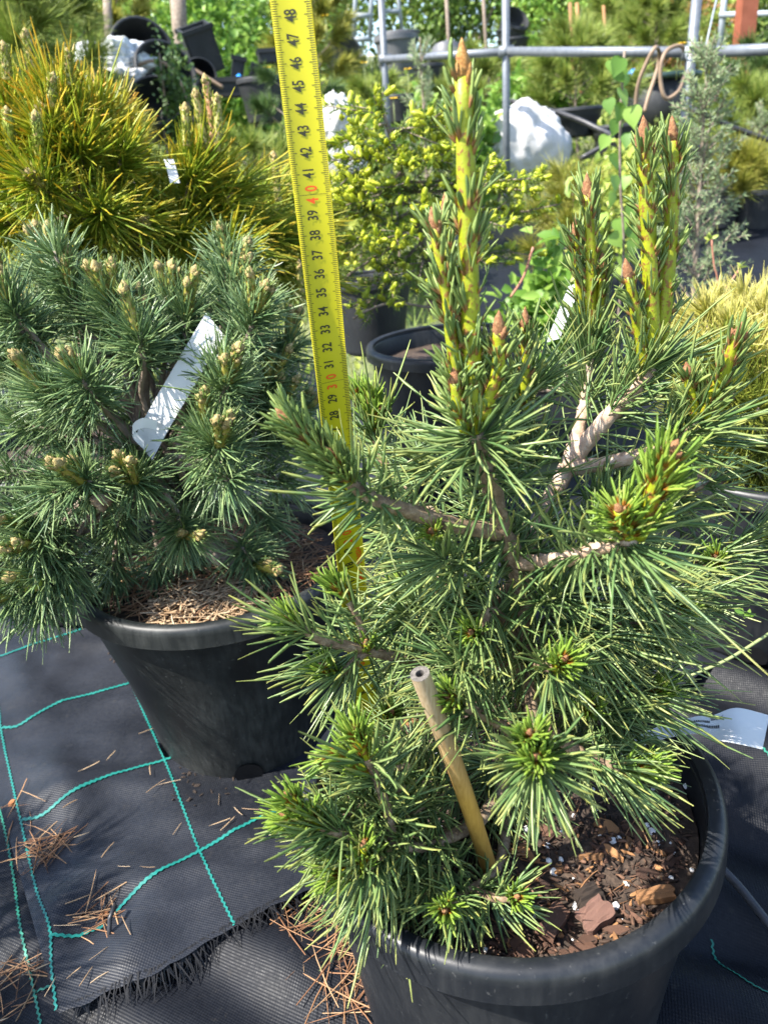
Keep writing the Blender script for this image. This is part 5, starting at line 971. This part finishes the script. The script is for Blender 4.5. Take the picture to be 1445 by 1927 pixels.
for k, (px, p0, p1, Y, lab, m_, r) in enumerate([(200, -40, 90, 6, 'pale bare stem behind the gold tipped pine', 'bark_far', .028), (333, -40, 60, 5.8, 'grey tree stem above the upended crate', 'bark_far', .05), (838, -40, 75, 7.5, 'thin brown cane behind the tall candle', 'bark_far', .016), (907, -40, 60, 7, 'straight cane behind the rail', 'bark_far', .014), (1072, 5, 110, 6, 'twin bamboo cane standing among the young pines', 'straw_c', .012), (1085, 5, 110, 6.1, 'second of the twin bamboo canes', 'straw_c', .012), (1135, 10, 100, 6, 'single bamboo cane right of the twin canes', 'straw_c', .010)]):
    tag(obj('bare_stem' if k < 2 else 'cane', MB().tube(np.vstack([P(px, p0, Y), P(px+6, p1, Y), at(px+14, Y, p1)-[0, 0, .05]]), r, 7).mesh('cane'), M['bark_far'] if m_ != 'straw_c' else M['chip_or']), lab, 'stem' if k < 2 else 'cane')
for px, py, Y in ((767, 131, 4.5), (740, 186, 4.2), (697, 107, 5.0), (685, 119, 5.0), (1283, 82, 4.5), (502, 128, 4.5), (612, 30, 5.5), (1276, 88, 4.5)):
    c = P(px, py, Y); o = empty('dandelion', c-[0, 0, .12], 'yellow dandelion flower among the background weeds', 'flower', 'dandelions among the weeds'); a = np.linspace(0, 6.28, 14, endpoint=False)
    obj('petals', leaf_mesh('petals', np.tile(c, (14, 1)), np.c_[np.cos(a), np.sin(a)-.3, .25+0*a], np.tile([0, -.5, 1.], (14, 1)), .022, .010), M['flower'], o); obj('stem', MB().tube([c, c-[0, 0, .15]], .002, 5).mesh('stem'), M['stem_green'], o)
for pl, lab in (([(1350, 540, 1.25), (1343, 500, 1.25), (1338, 450, 1.25)], 'red stalk rising behind the lemon yellow pine'), ([(1365, 560, 1.2), (1375, 530, 1.2), (1392, 505, 1.2)], 'short pinkish stalk leaning over the lemon yellow pine')):
    o = empty('weed_stalk', PX(pl[:1])[0], lab, 'weed'); p_l = PX([(pl[0][0], 700, pl[0][2])]+pl); obj('stalk', MB().tube(smooth_path(p_l, 12), .0016, 6).mesh('stalk'), M['stem_red'], o); c = p_l[-1]; obj('leaf', leaf_mesh('leaf', np.tile(c, (6, 1)), rng.normal(size=(6, 3))+[0, 0, .6], rng.normal(size=(6, 3)), .012, .006), M['leaf_yel'], o)
# grass over the bank
n = 42000; yy = 1.35+11.5*rng.random(n)**1.15; xx = rng.uniform(-1, 1, n)*(.75*yy+.6); keep = ~((xx > .28) & (xx < 2.4) & (yy < 3.35) & (rng.random(n) > .03)) & ~((np.abs(xx) < 1.3) & (yy < 1.6) & (rng.random(n) > .15)); xx, yy = xx[keep], yy[keep]; n = len(xx)
base = np.c_[xx, yy, [g(a, b)-.02 for a, b in zip(xx, yy)]]; hgt = (.05+.10*rng.random(n))*(.6+.14*yy); d = rng.normal(0, .35, (n, 3))+[0, 0, 1]
o = obj('grass', needle_mesh('grass', base, d, hgt, .0022*(.7+.35*yy), rng.normal(0, .25, (n, 3))*[1, 1, .4], 2), M['grass'], None, 'stuff'); o['label'] = 'long grass and weeds on the bank behind the pots'
n = 9000; yy = 1.5+8*rng.random(n); xx = rng.uniform(-1, 1, n)*(.7*yy+.4); keep = ~((xx > .28) & (xx < 2.4) & (yy < 3.35)); xx, yy = xx[keep], yy[keep]; n = len(xx); base = np.c_[xx, yy, [g(a, b)+rng.random()*.08*(b/3) for a, b in zip(xx, yy)]]
o = obj('ground_weeds', leaf_mesh('ground_weeds', base, rng.normal(0, .6, (n, 3))+[0, -.2, .3], rng.normal(0, .4, (n, 3))+[0, 0, 1], .022*(.7+.3*yy), .013*(.7+.3*yy)), M['leaf_yel'], None, 'stuff'); o['label'] = 'low leafy weeds covering the bank'
# neighbouring potted pine standing just left of the view
NB = np.array([-.78, .36]); pot((*NB, .006), .14, .24, .115, 'black pot standing left of the teal lined cloth', M['pot'], seed=6); soil(NB, .222, .135, M['soil'], 'soil in the left neighbour pot')
young = empty('dwarf_pine', (*NB, .222), 'green pine in the pot left of the teal lined cloth', 'pine'); hb = np.array([*NB, .22]); branch(young, [hb, hb+[.01, 0, .15], hb+[0, .01, .32]], .009, .005, M['bark'], 'trunk')
for k in range(26):
    t_ = k/26; p0 = hb+np.array([0, 0, .05+.27*t_]); az = k*2.4; ww = .19*(1.1-.7*t_); e = p0+np.array([math.cos(az)*ww, math.sin(az)*ww, .05]); branch(young, [p0, (p0+e)/2, e], .004, .0025, M['bark'], n=6, sides=5); tuft(young, np.array([p0*.4+e*.6, e]), 110, .045, .0018, M['pine'], a0=85, a1=35, segs=3)
